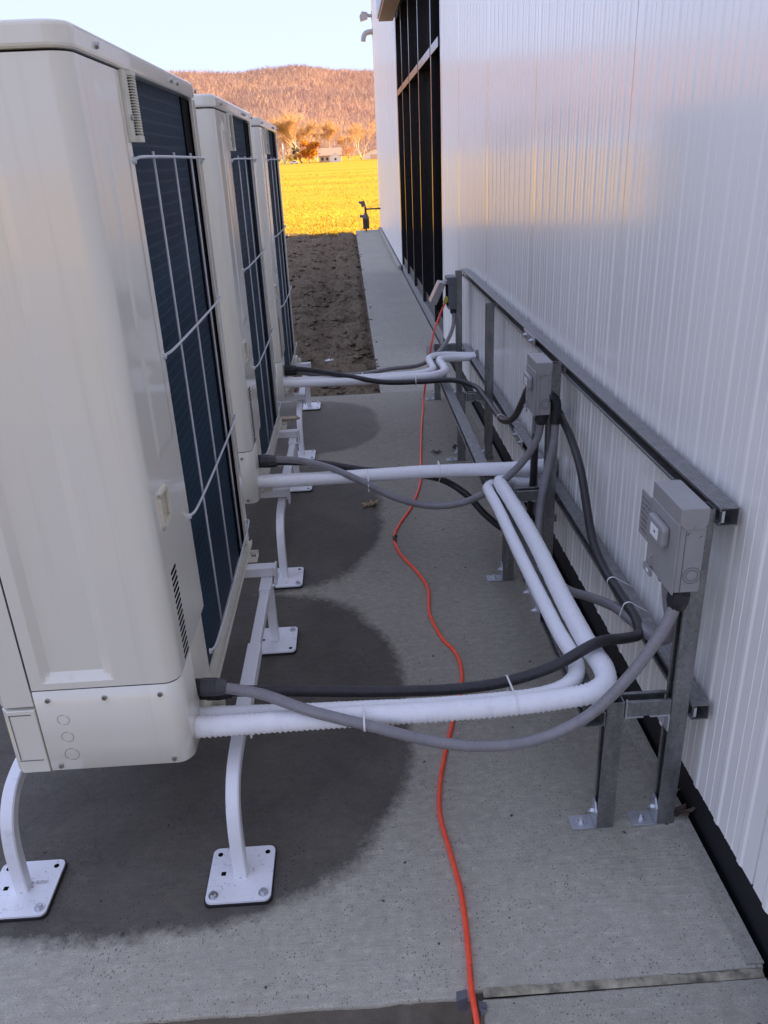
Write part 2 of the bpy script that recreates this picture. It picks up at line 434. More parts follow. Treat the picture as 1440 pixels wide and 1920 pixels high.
# ------------------------------------------------------------------ setting: ground
def field_z(x, y):
    return -.06 + (0 if y < 60 else .0045*(min(y, 380)-60)) + (0 if y < 380 else .012*(y-380))
xs = [-5000, -2500, -1200, -600, -300, -150, -80, -40, -20, -8, 0, 8, 20, 40, 80, 150, 300, 600, 1200, 2500, 5000]
ys = [-5000, -1000, -200, -60, -20, 0, 20, 40, 60, 100, 160, 240, 320, 380, 480, 600, 760]
mb = MB()
mb.add([(x, y, field_z(x, y)-(.12 if y < 21 and -13 < x < 20 else 0)) for y in ys for x in xs],
       [(j*len(xs)+i, j*len(xs)+i+1, (j+1)*len(xs)+i+1, (j+1)*len(xs)+i) for j in range(len(ys)-1) for i in range(len(xs)-1)])
structure(mb.build('field', 'field_grass', smooth=True))

# bare graded soil beside the walk, fine near the camera's view
def soil_h(x, y):
    h = -.075 if y > 5.6 else -.17
    h += .05*noise.fractal((x*.9, y*.9, 0), 1.0, 2.0, 3)
    h += .062*noise.fractal((x*3.2+7, y*6.5, 3), .8, 2.1, 5)
    h += .030*max(0, noise.noise((x*3.1, y*4.0+x, 9)))
    rr = noise.noise((x*8, y*17, 5))
    h += .035*rr*rr
    h += .032*noise.noise((x*2.1+3, y*13, 2))*(1+noise.noise((x*.8, y*.6, 8)))
    h -= .030*max(0, .32-abs(noise.noise((x*2.6, y*5.2, 14))))
    h += .05*math.exp(-((x+.62)/.14)**2)*(.5+noise.noise((0, y*1.1, 3)))-.05*math.exp(-((x+.30)/.10)**2)*(.6+noise.noise((1, y*3.0, 3)))   # wheel rut
    h -= .045*math.exp(-((x-.16)/.05)**2)            # trench along the walk's edge
    return min(h, -.012)
def axis(vals):
    out = []
    for a, b, st in vals:
        n = max(1, int(round((b-a)/st))); out += [a+(b-a)*i/n for i in range(n)]
    return out+[vals[-1][1]]
ax = axis([(-12, -3, .5), (-3, -1.6, .08), (-1.6, .20, .03)])
ay = axis([(-3, .9, .3), (.9, 1.08, .03), (1.08, 5.5, .4), (5.5, 12, .035), (12, 20.9, .06)])
mb = MB()
vs = []
for y in ay:
    for x in ax:
        ww = .12*noise.noise((x*1.3, 2, 0))
        yy = y + (ww if y > 20 else 0)
        inside = 1.1 < y < 5.5 and x > -1.4
        vs.append((x, yy, -.3 if inside else soil_h(x, yy)))
nx = len(ax)
mb.add(vs, [(j*nx+i, j*nx+i+1, (j+1)*nx+i+1, (j+1)*nx+i) for j in range(len(ay)-1) for i in range(nx-1)])
structure(mb.build('bare_soil', 'soil', smooth=True))
# clods and pebbles lying on it
mb = MB(); rnd = random.Random(3)
for _ in range(4200):
    y = 5.75+14.5*rnd.random()**1.4; x = -2.2+2.40*rnd.random()
    r = rnd.choice([.006, .008, .011, .015, .020, .030, .045])*(.7+.6*rnd.random()); z = soil_h(x, y) if x < .165 else -.004; r = r if x < .15 else r*.35
    P = [(x+r*rnd.uniform(.7, 1.2)*a, y+r*rnd.uniform(.7, 1.2)*b, z+r*.6*c+r*.2) for a, b, c in ((1,0,0),(-1,0,0),(0,1,0),(0,-1,0),(0,0,1),(0,0,-1))]
    mb.add(P, [(0,2,4),(2,1,4),(1,3,4),(3,0,4),(2,0,5),(1,2,5),(3,1,5),(0,3,5)])
o = mb.build('soil_clods', 'soil'); tag(o, 'small clods and pebbles scattered over the bare soil', 'clods', kind='stuff')

# concrete pad with slightly ragged front edge
def slab(name, poly, z0, z1, mat, bevel=.006):
    mb = MB(); mb.prism(poly, 'z', z0, z1); return structure(mb.build(name, mat, bevel=bevel))
front = []
n = 70
for i in range(n+1):
    x = -1.35+(0.165+1.35)*i/n
    front.append((x, 1.064+.004*noise.noise((x*9, 0, 0))+.003*noise.noise((x*40, 1, 0))))
pad = slab('equipment_pad', front+[(.165, 1.078), (.772, 1.084), (.772, 5.655), (-1.35, 5.655)], -.17, 0, 'concrete_pad', .005)
slab('walkway', [(.165, 5.668), (.772, 5.668), (.772, 20.55), (.168, 20.55)], -.12, -.004, 'concrete_walk')
slab('front_walk', [(.172, -2.5), (.772, -2.5), (.772, 1.071), (.178, 1.066)], -.17, -.008, 'concrete_walk')
mb = MB()
for i in range(60):                                    # sealant squeezed out of the joint
    x0 = .185+.58*i/60; x1 = .185+.58*(i+1)/60
    w0 = .005*noise.noise((x0*17, 3, 0))+.004*noise.noise((x0*70, 3, 0)); w1 = .005*noise.noise((x1*17, 3, 0))+.004*noise.noise((x1*70, 3, 0))
    mb.add([(x0, 1.066, -.0065), (x1, 1.066, -.0065), (x1, 1.081+w1, .0006), (x0, 1.081+w0, .0006)], [(0, 1, 2, 3)])
structure(mb.build('joint_filler', 'joint_sealant'))
mb = MB()                                              # low concrete curb along the wall foot
mb.prism([(.735+.004*noise.noise((i*.7, 0, 0)) if 0 < i < 41 else .773, 1.09+5.5*min(max(i-1, 0), 40)/41) for i in range(42)]+[(.773, 6.6)][:1], 'z', .0005, .006)
structure(mb.build('wall_grout', 'concrete_walk'))
mb = MB(); mb.box(.72, .773, 12.7, 20.55, -.003, .055); structure(mb.build('walk_curb', 'concrete_walk', bevel=.008))

# ------------------------------------------------------------------ setting: hill and far forest
def crest(x):
    pts = [(-3000, 150), (-900, 146), (-500, 140), (-247, 137), (-170, 137), (-114, 144), (-74, 147), (-2, 142), (49, 141), (300, 136), (900, 120), (2500, 100)]
    for (a, ha), (b, hb) in zip(pts, pts[1:]):
        if a <= x <= b: return ha+(hb-ha)*sstep(a, b, x)
    return 100
def hill_z(x, y):
    yy = y*.88-x*.45                        # the ridge runs obliquely, its slope turned towards the sun
    u = min(1, max(0, (yy-640)/(1290-640)))
    xc = x*1500/max(y, 1)
    s = .10*u+.90*(u**1.15)
    z = 2.0+(crest(xc)-14)*s
    z += (10*noise.fractal((x*.006, y*.006, 1), 1, 2, 4))*(u*(1-u)*4)**.7
    if yy > 1290: z -= .03*(yy-1290)
    return z
hx = [-1500+i*30 for i in range(80)]; hy = [720+i*26 for i in range(36)]
mb = MB()
mb.add([(x, y, hill_z(x, y)) for y in hy for x in hx],
       [(j*80+i, j*80+i+1, (j+1)*80+i+1, (j+1)*80+i) for j in range(35) for i in range(79)])
structure(mb.build('hill', 'hill_ground', smooth=True))

def forest():
    rnd = random.Random(11); v = []; f = []; tone = []
    for _ in range(24000):
        y = math.sqrt(rnd.uniform(700**2, 1530**2)); q = rnd.uniform(-.80, .15) if rnd.random() < .6 else rnd.uniform(-.22, .08)
        x = q*y; z = hill_z(x, y)
        H = rnd.uniform(6, 12.5); w = H*rnd.uniform(.30, .50)
        lean = rnd.uniform(-.4, .4); tn = min(1, max(0, rnd.gauss(.5, .26)))
        for b in range(10):
            a = rnd.uniform(0, 6.283); rr = w*math.sqrt(rnd.random())
            tx, ty, tz = x+rr*math.cos(a)+lean, y+rr*math.sin(a), z+H*rnd.uniform(.62, 1.0)
            bz = z+H*rnd.uniform(.0, .55); bw = rnd.uniform(.06, .24)
            k = len(v); ca, sa = math.cos(a+1.57)*bw, math.sin(a+1.57)*bw
            ca = ca if abs(ca) > .08 else .1
            v += [(x-ca, y-sa, bz), (x+ca, y+sa, bz), (tx+ca*.6, ty, tz), (tx-ca*.6, ty, tz*1.0)]
            f.append((k, k+1, k+2, k+3)); tone += [tn]*4
    me = bpy.data.meshes.new('far_forest'); me.from_pydata(v, [], f)
    at = me.attributes.new('tone', 'FLOAT', 'POINT'); at.data.foreach_set('value', tone)
    o = finish(me, 'far_forest', 'forest_wood')
    tag(o, 'leafless autumn woods covering the far hillside', 'forest', kind='stuff')
forest()

# dry grass standing in the field, densest near the shadow's edge
def grass():
    n = 42000
    rs = np.random.RandomState(5)
    y = 20.4+95*rs.rand(n)**2.2; x = (-.95+1.25*rs.rand(n))*np.maximum(y*.55, 6)
    keep = ~((x > .1) & (y < 21.1)); x, y = x[keep], y[keep]; n = len(x)
    h = (.018+.05*rs.rand(n)**3)*(1+.6*np.sin(x*1.7+y*.9)*np.sin(y*.6))*(1+y/90.); w = .004+.005*rs.rand(n)+y*.00035
    a = rs.rand(n)*6.283; dx = np.cos(a)*w; dy = np.sin(a)*w
    lx = (rs.rand(n)-.5)*h*2.2; ly = (rs.rand(n)-.5)*h*2.2
    z = np.array([field_z(0, q) for q in y])-.01
    V = np.empty((n, 3, 3)); V[:, 0] = np.c_[x-dx, y-dy, z]; V[:, 1] = np.c_[x+dx, y+dy, z]; V[:, 2] = np.c_[x+lx, y+ly, z+h]
    me = bpy.data.meshes.new('dry_grass'); me.from_pydata(V.reshape(-1, 3).tolist(), [], np.arange(3*n).reshape(-1, 3).tolist())
    o = finish(me, 'dry_grass', 'grass_blade'); tag(o, 'dry yellow grass standing in the sunlit field', 'grass', kind='stuff')
grass()

# ------------------------------------------------------------------ background things
def bare_tree(name, base, H, spread, label, mat_t='bark_pale', mat_w='twig_tan', seed=1, nb=9, twigs=900, group=None):
    rnd = random.Random(seed); o = thing(name, base, label, 'tree', group)
    tr = MB(); tips = []
    def limb(p, d, L, r, lev):
        q = p+d*L; tr.cyl(p, q, r, r*.6, 6, False)
        if lev <= 2: tips.append((p, q))
        if lev == 0: return
        for i in range(rnd.randint(2, 3)):
            nd = (d+Vector((rnd.uniform(-1, 1), rnd.uniform(-1, 1), rnd.uniform(-.1, .6)))*.62).normalized()
            limb(q, nd, L*rnd.uniform(.6, .8), r*.6, lev-1)
    for i in range(3):
        a = rnd.uniform(0, 6.28)
        limb(Vector((0, 0, 0)), Vector((math.cos(a)*.28*spread, math.sin(a)*.28*spread, 1)).normalized(), H*.30, H*.018, 4)
    tr.build('trunk', mat_t, o)
    tw = MB()
    for _ in range(twigs):
        p, q = rnd.choice(tips); s = p.lerp(q, rnd.random())
        e = s+Vector((rnd.uniform(-1, 1), rnd.uniform(-1, 1), rnd.uniform(-.3, 1)))*H*.16
        w = Vector((rnd.uniform(-1, 1), rnd.uniform(-1, 1), 0)).normalized()*H*.0025
        tw.add([s-w, s+w, e], [(0, 1, 2)])
    tw.build('crown', mat_w, o)
    return o
def leafy_tree(name, base, H, Wd, label, mat, seed=1, n=1500, trunk=.18, leaf=.045, group=None):
    rnd = random.Random(seed); o = thing(name, base, label, 'tree', group)
    MB().cyl((0, 0, -.2), (.1, 0, H*.45), H*.03, H*.015, 8).build('trunk', 'bark_pale', o)
    mb = MB(); cl = [(Vector((rnd.gauss(0, .26)*Wd, rnd.gauss(0, .26)*Wd, H*rnd.uniform(trunk+.1, .86)))) for _ in range(26)]
    for _ in range(n):
        c = rnd.choice(cl); hz = c.z/H; rad = Wd*.20*(1.1-.5*hz)
        p = c+Vector((rnd.gauss(0, 1), rnd.gauss(0, 1), rnd.gauss(0, .8)))*rad*.62
        if p.z < H*trunk*.4: continue
        u = Vector((rnd.uniform(-1, 1), rnd.uniform(-1, 1), rnd.uniform(-1, 1))).normalized(); w = u.orthogonal().normalized()
        s = H*leaf*rnd.uniform(.5, 1.2)
        mb.add([p-u*s, p+w*s*.6, p+u*s, p-w*s*.6], [(0, 1, 2, 3)])
    mb.build('crown', mat, o)
    return o
BZ = 1.35
leafy_tree('maple_tree', (-15.4, 380, BZ), 9.6, 8.2, 'round orange leafy tree beside the white shed', 'leaf_orange', 4, 2600)
bare_tree('bare_tree', (-19.3, 392, BZ), 24, 1.9, 'tall bare tree with pale forked trunk behind the orange tree', seed=5, twigs=6500, group='bare trees by the houses')
bare_tree('bare_tree', (7.4, 378, BZ+.4), 17, 1.6, 'bare vase-shaped tree next to the white building corner', seed=9, twigs=2600, group='bare trees by the houses')
bare_tree('bare_tree', (-9.5, 420, BZ), 20, 1.9, 'bare tan tree standing behind the pale house', seed=14, twigs=4500, group='bare trees by the houses')
bare_tree('bare_tree', (-27.5, 402, BZ), 15, 1.7, 'bare tan tree at the left end, behind the white pole', seed=21, twigs=4200, group='bare trees by the houses')
bare_tree('bare_tree', (-14.0, 440, BZ), 22, 2.0, 'broad bare tree behind and above the orange tree', seed=33, twigs=6000, group='bare trees by the houses')
bare_tree('bare_tree', (2.6, 430, BZ), 15, 1.9, 'low bare tree between the shed and the vase-shaped tree', seed=41, twigs=4200, group='bare trees by the houses')
leafy_tree('small_tree', (2.0, 388, BZ+.2), 6.2, 6.2, 'small reddish tree right of the white shed', 'twig_red', 6, 900, leaf=.035)
leafy_tree('small_tree', (-24.3, 384, BZ), 4.6, 3.6, 'small olive yellow tree next to the white pole', 'leaf_olive', 8, 600)
leafy_tree('evergreen_tree', (-21.4, 386, BZ), 7.6, 3.0, 'narrow dark tree left of the orange tree', 'leaf_dark', 2, 700)
# farm house, shed and barn
def gable(root, x0, x1, y0, y1, z1, zr, along, wall, roof, eave=.35):
    mb = MB()
    if along == 'x':
        ym = (y0+y1)/2; mb.prism([(y0, 0), (y1, 0), (y1, z1), (ym, zr), (y0, z1)], 'x', x0, x1)
    else:
        xm = (x0+x1)/2; mb.prism([(x0, 0), (x1, 0), (x1, z1), (xm, zr), (x0, z1)], 'y', y0, y1)
    mb.build('wall', wall, root)
    rf = MB(); t_ = .18; sl_ = (zr-z1)/((y1-y0)/2 if along == 'x' else (x1-x0)/2)
    for sgn in (-1, 1):
        if along == 'x':
            e = (y0-eave) if sgn < 0 else (y1+eave); ze = z1-sl_*eave
            rf.prism([(e, ze+.02), (ym, zr+.02), (ym, zr+t_), (e, ze+t_)], 'x', x0-eave, x1+eave)
        else:
            e = (x0-eave) if sgn < 0 else (x1+eave); ze = z1-sl_*eave
            rf.prism([(e, ze+.02), (xm, zr+.02), (xm, zr+t_), (e, ze+t_)], 'y', y0-eave, y1+eave)
    rf.build('roof', roof, root)
o = thing('shed', (-4.1, 380, 1.0), 'small white gabled shed in front of the pale house', 'shed')
gable(o, -2.5, 2.5, 0, 6, 2.5, 4.0, 'y', 'siding_white', 'siding_white', .2)
MB().box(-.45, .45, -.03, .02, 1.1, 2.0).build('window', 'window_dark', o)
o = thing('farm_house', (-6.5, 392, 1.3), 'pale house with broad shingle roof behind the shed', 'house')
gable(o, -5, 5, 0, 9, 3.0, 5.9, 'x', 'house_wall', 'shingle')
for wx in (-3.6, -1.4):
    w_ = MB().box(wx-.55, wx+.55, -.04, .05, .9, 2.2).build('window', 'window_dark', o)
MB().box(-.2, .7, -.05, .05, .05, 2.1).build('door', 'siding_white', o)
o = thing('barn', (12.5, 390, 1.9), 'white outbuilding with dull red roof at the corner of the metal wall', 'barn')
gable(o, -3.6, 6, 0, 9, 2.4, 4.2, 'y', 'siding_white', 'roof_red', .3)
MB().box(-1.0, 2.5, -.05, .03, 0, 2.0).build('door', 'house_wall', o)
o = thing('utility_pole', (-26.4, 376, 1.2), 'slim white pole at the left end of the field', 'pole')
MB().cyl((0, 0, -.3), (0, 0, 8.0), .30, .22, 10).build('shaft', 'pole_white', o)
MB().cyl((0, 0, 8.0), (0, 0, 8.25), .27, .1, 10).build('cap', 'pole_white', o)
o = thing('parked_car', (-21.8, 374, 1.2), 'small pale vehicle parked below the bare forked tree', 'car')
MB().prism([(-1.9, .35), (1.9, .35), (1.95, .85), (1.1, 1.0), (.6, 1.5), (-.9, 1.5), (-1.5, .95), (-1.95, .85)], 'y', -.8, .8).build('body', 'siding_white', o, bevel=.08)
MB().prism([(-.8, 1.02), (.95, 1.02), (.55, 1.42), (-.75, 1.42)], 'y', -.82, .82).build('window', 'window_dark', o)
for x in (-1.2, 1.2):
    for y in (-.78, .6): MB().cyl((x, y, .34), (x, y+.2, .34), .34, n=14).build('wheel', 'rubber_black', o)

# ------------------------------------------------------------------ metal building
XW = .785
bld = thing('metal_building', (XW, 0, 0), 'long white ribbed metal building with black storefront and canopy', 'building')
BO = (XW, 0, 0)
def panel(y0, y1, z0, z1, par=None):
    """ribbed sheet: narrow trapezoid ribs every 119 mm standing 4 mm proud, lapped edge at the joint"""
    prof = [(y0+.0015, XW+.012), (y0+.0015, XW)]
    k = 0; y = y0
    while True:
        c = y0+.0595+.119*k
        if c+.02 > y1: break
        prof += [(c-.014, XW), (c-.007, XW-.0034), (c+.006, XW-.0034), (c+.013, XW)]
        prof += [(c+.036, XW), (c+.039, XW-.0014), (c+.042, XW), (c+.068, XW), (c+.071, XW-.0014), (c+.074, XW)] if c+.08 < y1 else []
        k += 1
    prof += [(y1-.006, XW), (y1-.003, XW+.004), (y1-.0015, XW+.012)]
    n = len(prof); mb = MB()
    mb.add([(x, y, z0) for y, x in prof]+[(x, y, z1) for y, x in prof], [(i, i+1, n+i+1, n+i) for i in range(n-1)])
    return mb.build('wall_panel', 'wall_white', par or bld, BO)
TOP = 5.7
edges = [-3.56, -2.37, -1.18, .01, 1.20, 2.39, 3.58, 4.77, 5.96, 6.98]
for a, b in zip(edges, edges[1:]): panel(a, b, .10, TOP)
edges = [12.62+1.19*i for i in range(8)]
edges[-1] = 20.93
for a, b in zip(edges, edges[1:]): panel(a, b, .06, TOP)
for i in range(4): panel(7.0+1.405*i, 7.0+1.405*(i+1), 3.55, TOP)
MB().box(XW-.004, XW+.03, 20.90, 20.945, .06, TOP+.02).build('corner_trim', 'wall_white', bld, BO)
MB().box(XW-.003, XW+.03, 6.985, 7.015, .10, 3.55).build('corner_trim', 'wall_white', bld, BO)
MB().box(XW+.006, XW+.05, -3.6, 7.0, -.15, .13).build('base_flashing', 'base_black', bld, BO)
MB().box(XW+.004, XW+.05, 12.6, 20.93, -.15, .08).build('base_flashing', 'sill_concrete', bld, BO)
shell = MB()
shell.box(XW+.05, 19, 20.80, 20.92, -.1, TOP); shell.box(18.9, 19, -12, 20.8, -.1, TOP); shell.box(XW+.02, 19, -12, -11.9, -.1, TOP)
shell.box(XW+.02, XW+.1, -11.9, -3.6, -.1, TOP); shell.box(XW+.06, XW+.12, -3.6, 6.95, -.1, TOP-.02); shell.box(XW+.06, XW+.12, 12.66, 20.8, -.1, TOP-.02)
shell.build('wall_shell', 'roof_white', bld, BO)
MB().box(XW-.04, 19.1, -12.1, 20.98, TOP, TOP+.12).build('roof', 'roof_white', bld, BO)
# storefront recess
sf = MB()
sf.box(XW+.0, XW+.16, 12.47, 12.61, 0, 3.4); sf.box(XW+.005, XW+.16, 7.02, 7.10, 0, 3.4); sf.box(XW+.01, XW+.16, 7.1, 12.47, 3.28, 3.5)
sf.box(XW+.16, XW+.5, 7.0, 7.03, -.1, 3.6); sf.box(XW+.16, XW+.5, 12.58, 12.62, -.1, 3.6); sf.box(XW+1.9, XW+1.95, 6.9, 12.7, -.1, 3.6)
front_ = sf.build('storefront', 'frame_black', bld, BO)
GX = XW+.105
ym = [7.75, 9.0, 10.2, 11.4]
for y in ym:
    MB().box(XW-.004, GX+.03, y-.028, y+.028, .10, 3.28).build('mullion', 'frame_black', front_, BO, bevel=.002)
ye = [7.1]+ym+[12.47]
for a, b in zip(ye, ye[1:]):
    for z0, z1 in ((.22, 2.345), (2.425, 3.26)):
        MB().box(GX, GX+.012, a+.026, b-.026, z0, z1).build('glass_pane', 'glass_dark', front_, BO)
    MB().box(XW-.008, GX+.02, a+.0285, b-.0285, 2.35, 2.42).build('transom', 'frame_black', front_, BO, bevel=.002)
    MB().box(XW+.02, GX+.02, a+.0285, b-.0285, .10, .215).build('bottom_rail', 'frame_black', front_, BO, bevel=.002)
MB().box(XW+.0, XW+.16, 7.1, 12.47, -.05, .095).build('storefront_sill', 'sill_concrete', front_, BO, bevel=.006)
cn = MB().box(.54, XW-.006, 6.5, 12.5, 3.30, 3.62).build('canopy', 'frame_black', bld, BO)
MB().box(.562, XW-.03, 6.5, 12.49, 3.265, 3.297).build('soffit', 'soffit_tan', cn, BO)

# fixtures near the far corner
o = thing('wall_lamp', (XW, 20.7, 4.5), 'small grey lamp high on the far corner of the wall', 'lamp')
MB().box(-.012, .0, -.07, .07, -.09, .09).build('mount', 'lamp_grey', o)
MB().cyl((-.01, 0, 0), (-.12, 0, .02), .035, n=12).build('arm', 'lamp_grey', o)
MB().prism([(-.10, -.06), (-.26, -.10), (-.28, .0), (-.22, .09), (-.10, .07)], 'y', -.07, .07).build('lamp_head', 'lamp_grey', o, bevel=.01)
o = thing('vent_elbow', (XW, 20.6, 4.18), 'pale curved pipe elbow under the wall lamp', 'pipe')
tube('elbow', [(.0, 0, 0), (-.09, 0, 0), (-.17, 0, -.03), (-.21, 0, -.10), (-.22, 0, -.18)], .055, 'lamp_grey', o, n=14)
MB().cyl((-.012, 0, 0), (.0, 0, 0), .09, n=18).build('collar', 'lamp_grey', o)
o = thing('gas_meter', (.42, 20.2, -.004), 'dark gas meter standing at the far end of the walkway', 'gas meter')
MB().cyl((0, 0, 0), (0, 0, .06), .02, n=8).build('foot', 'pipe_black', o)
mb = MB(); mb.prism(rrect(-.075, .075, -.06, .06, .03), 'z', .06, .29); mb.build('housing', 'pipe_black', o)
MB().cyl((0, 0, .29), (0, 0, .44), .085, .022, n=16).build('dome', 'meter_grey', o)
MB().cyl((0, 0, .43), (0, 0, .56), .024, n=10).build('riser', 'pipe_black', o)
MB().cyl((-.005, 0, .5), (XW-.42, 0, .5), .018, n=10).build('supply_pipe', 'pipe_black', o)
rg = MB().cyl((-.03, 0, .56), (-.07, 0, .68), .055, .05, n=14).build('regulator', 'meter_grey', o)
MB().cyl((-.05, 0, .62), (-.15, 0, .66), .02, n=8).build('vent', 'pipe_black', rg)
MB().cyl((-.05, 0, .34), (-.14, 0, .35), .032, n=10).build('port', 'meter_grey', o)

# ------------------------------------------------------------------ condenser units
UO = Vector((-.612, 1.985, .318)); PITCH = 1.478
def path_xy(x_left, y_end, off=0.0, r=.036):
    """plan of a side sheet: along the service side, round the corner, along the wall-facing side (x, y, nx, ny, s)"""
    xr, yf = -.418+off, 1.425-off
    pts = []; x = x_left
    n1 = int((xr-r-x_left)/.008)
    xa = sorted(set([round(x_left+(xr-r-x_left)*i/n1, 4) for i in range(n1+1)]+[-.706, -.690, -.578, -.554]))
    for x in xa: pts.append((x, yf, 0, -1))
    for i in range(1, 11):
        a = R(-90+90*i/10); pts.append((xr-r+r*math.cos(a), yf+r+r*math.sin(a), math.cos(a), math.sin(a)))
    return pts, xr, yf+r
def make_unit():
    u = thing('condenser_unit', UO, '', 'condenser')
    org = tuple(UO)
    # main side sheet with pressed panel, raised strip and handle opening
    pts, xr, y1 = path_xy(-.732, 0)
    ysx = sorted(set([round(y1+.008*i, 4) for i in range(1, 34)]+[1.503, 1.573, 1.745]))
    pts += [(xr, y, 1, 0) for y in ysx if y > y1]
    zs = sorted(set([round(.556+.0098*i, 4) for i in range(0, 120)]+[.884, .954, 1.735, .572, .592, 1.650, 1.670]))
    zs = [z for z in zs if .556 <= z <= 1.735]
    mb = MB(); vv = []
    for z in zs:
        for (x, y, nx_, ny_) in pts:
            d = 0
            if ny_ == -1:
                e = min(lin(-.706, -.690, x), 1-lin(-.578, -.554, x))
                e = min(e, lin(.572, .592, z), 1-lin(1.650, 1.670, z)); d -= .014*e
            elif nx_ == 1:
                e = min(sstep(1.556, 1.559, y), 1-sstep(1.700, 1.703, y), sstep(1.02, 1.025, z), 1-sstep(1.690, 1.695, z)); d += .0022*e
            d += .0006*noise.noise((x*7, y*7, z*3))
            vv.append((x+nx_*d, y+ny_*d, z))
    n = len(pts); fs = []
    for j in range(len(zs)-1):
        for i in range(n-1):
            cy = (pts[i][1]+pts[i+1][1])/2; cz = (zs[j]+zs[j+1])/2
            if pts[i][2] == 1 and 1.503 < cy < 1.573 and .884 < cz < .954: continue
            fs.append((j*n+i, j*n+i+1, (j+1)*n+i+1, (j+1)*n+i))
    mb.add(vv, fs)
    mb.add([(xr, 1.745, .556), (xr, 1.745, 1.735), (xr-.02, 1.745, 1.735), (xr-.02, 1.745, .556)], [(0, 1, 2, 3)])
    sp_ = mb.build('side_panel', 'ivory_paint', u, org, smooth=True); sp_.data.set_sharp_from_angle(angle=R(13))
    # recessed handle
    h = MB(); x0 = xr-.032
    q = [(1.503, .884), (1.573, .884), (1.573, .954), (1.503, .954)]; q2 = [(1.512, .900), (1.566, .900), (1.566, .948), (1.512, .948)]
    h.add([(xr+.001, y, z) for y, z in q]+[(x0, y, z) for y, z in q2], [(0, 1, 5, 4), (1, 2, 6, 5), (2, 3, 7, 6), (3, 0, 4, 7), (4, 5, 6, 7)])
    for (ya, za), (yb, zb) in zip(q, q[1:]+q[:1]):
        h.box(xr-.001, xr+.005, min(ya, yb)-.0035, max(ya, yb)+.0035, min(za, zb)-.0035, max(za, zb)+.0035)
    h.build('handle', 'ivory_plain', u, org)
    # louvre slots: proud bars painted black for the shade inside, one mesh shared
    sm = MB(); sm.add([(xr+d, 1.497+a, z) for d in (-.004, .0012) for a, z in ((0, 0), (.044, 0), (.044, .0058), (0, .0058))],
                      [(0, 1, 2, 3), (4, 5, 6, 7), (0, 1, 5, 4), (1, 2, 6, 5), (2, 3, 7, 6), (3, 0, 4, 7)])
    s0 = sm.build('vent_slot', 'slot_black', u, (org[0], org[1], 0)); s0.location.z = .566-org[2]
    for k in range(1, 16):
        c = s0.copy(); C.objects.link(c); c.parent = u; c.location = (0, .0004*k, .566+.0138*k-org[2])
    # service cover at the foot
    def cover(name, x_left, y_end, z0, z1, off, mat='ivory_paint'):
        p2, xr_, yy = path_xy(x_left, 0, off); p2 += [(xr_, yy+(y_end-yy)*i/6, 1, 0) for i in range(1, 7)]
        b = MB(); m_ = len(p2)
        zz = [z0, z0+.004, z1-.003, z1]; of = [-.004, 0, 0, -.003]
        b.add([(x+nx_*o_, y+ny_*o_, z) for z, o_ in zip(zz, of) for x, y, nx_, ny_ in p2],
              [(j*m_+i, j*m_+i+1, (j+1)*m_+i+1, (j+1)*m_+i) for j in range(3) for i in range(m_-1)])
        b.add([(p2[0][0], p2[0][1]+.02, z0), (p2[0][0], p2[0][1]+.02, z1), (p2[0][0], p2[0][1], z1), (p2[0][0], p2[0][1], z0)], [(0, 1, 2, 3)])
        b.add([(p2[-1][0]-.02, y_end, z0), (p2[-1][0]-.02, y_end, z1), (p2[-1][0], y_end, z1), (p2[-1][0], y_end, z0)], [(0, 1, 2, 3)])
        return b.build(name, mat, u, org, smooth=True)
    cov = cover('service_cover', -.732, 1.548, .337, .5525, .0012)
    MB().box(-.46, -.427, 1.552, 1.742, .337, .552).build('pipe_panel', 'ivory_plain', u, org, bevel=.002)
    for x, z in ((-.703, .530), (-.582, .529), (-.463, .529), (-.710, .352), (-.458, .353)):
        MB().cyl((x, 1.4240, z), (x, 1.4195, z), .0062, .005, n=10).build('screw', 'screw_steel', cov, org)
    for z in (.477, .431, .383):
        r_ = .0125 if z > .4 else .0150
        rg_ = MB(); m_ = 20
        for i in range(m_):
            a0, a1 = 2*math.pi*i/m_, 2*math.pi*(i+1)/m_
            if i in (3, 13): continue
            rg_.add([(-.680+rr*math.cos(a), 1.4233, z+rr*math.sin(a)) for a in (a0, a1) for rr in (r_, r_+.0009)], [(0, 1, 3, 2)])
        rg_.build('knockout', 'box_grey_dark', cov, org)
    # front (fan side) sheet, foot cover
    fp = MB(); fp.prism([(-.737, 1.4265), (-.800, 1.4265), (-.812, 1.4385), (-.812, 2.565), (-.80, 2.565), (-.80, 1.445), (-.737, 1.445)], 'z', .515, 1.735)
    fp.build('front_panel', 'ivory_paint', u, org)
    fc = MB(); fc.prism([(-.737, 1.4245), (-.797, 1.4245), (-.812, 1.4385), (-.812, 2.565), (-.80, 2.565), (-.80, 1.447), (-.737, 1.447)], 'z', .337, .506)
    fo = fc.build('foot_cover', 'ivory_paint', u, org, bevel=.002)
    for bx in ((-.795, -.747, .494, .4955), (-.795, -.7935, .375, .494), (-.797, -.745, .371, .3725)):
        MB().box(bx[0], bx[1], 1.4232, 1.426, bx[2], bx[3]).build('groove', 'box_grey_dark', fo, org)
    # lid
    ld = MB(); ld.prism(rrect(-.818, -.4125, 1.4195, 2.571, .046, 8), 'z', 1.7385, 1.778)
    lo = ld.build('lid', 'ivory_paint', u, org, bevel=.008, seg=3)
    for y in (1.575, 2.21, 2.285, 2.545):
        MB().cyl((-.4125, y, 1.758), (-.407, y, 1.758), .0065, .0055, n=10).build('screw', 'screw_steel', lo, org)
    # black fillers standing in for the shade inside, coil, rear post
    MB().box(-.798, -.462, 1.447, 2.548, .345, 1.7375).build('black_filler', 'slot_black', u, org)
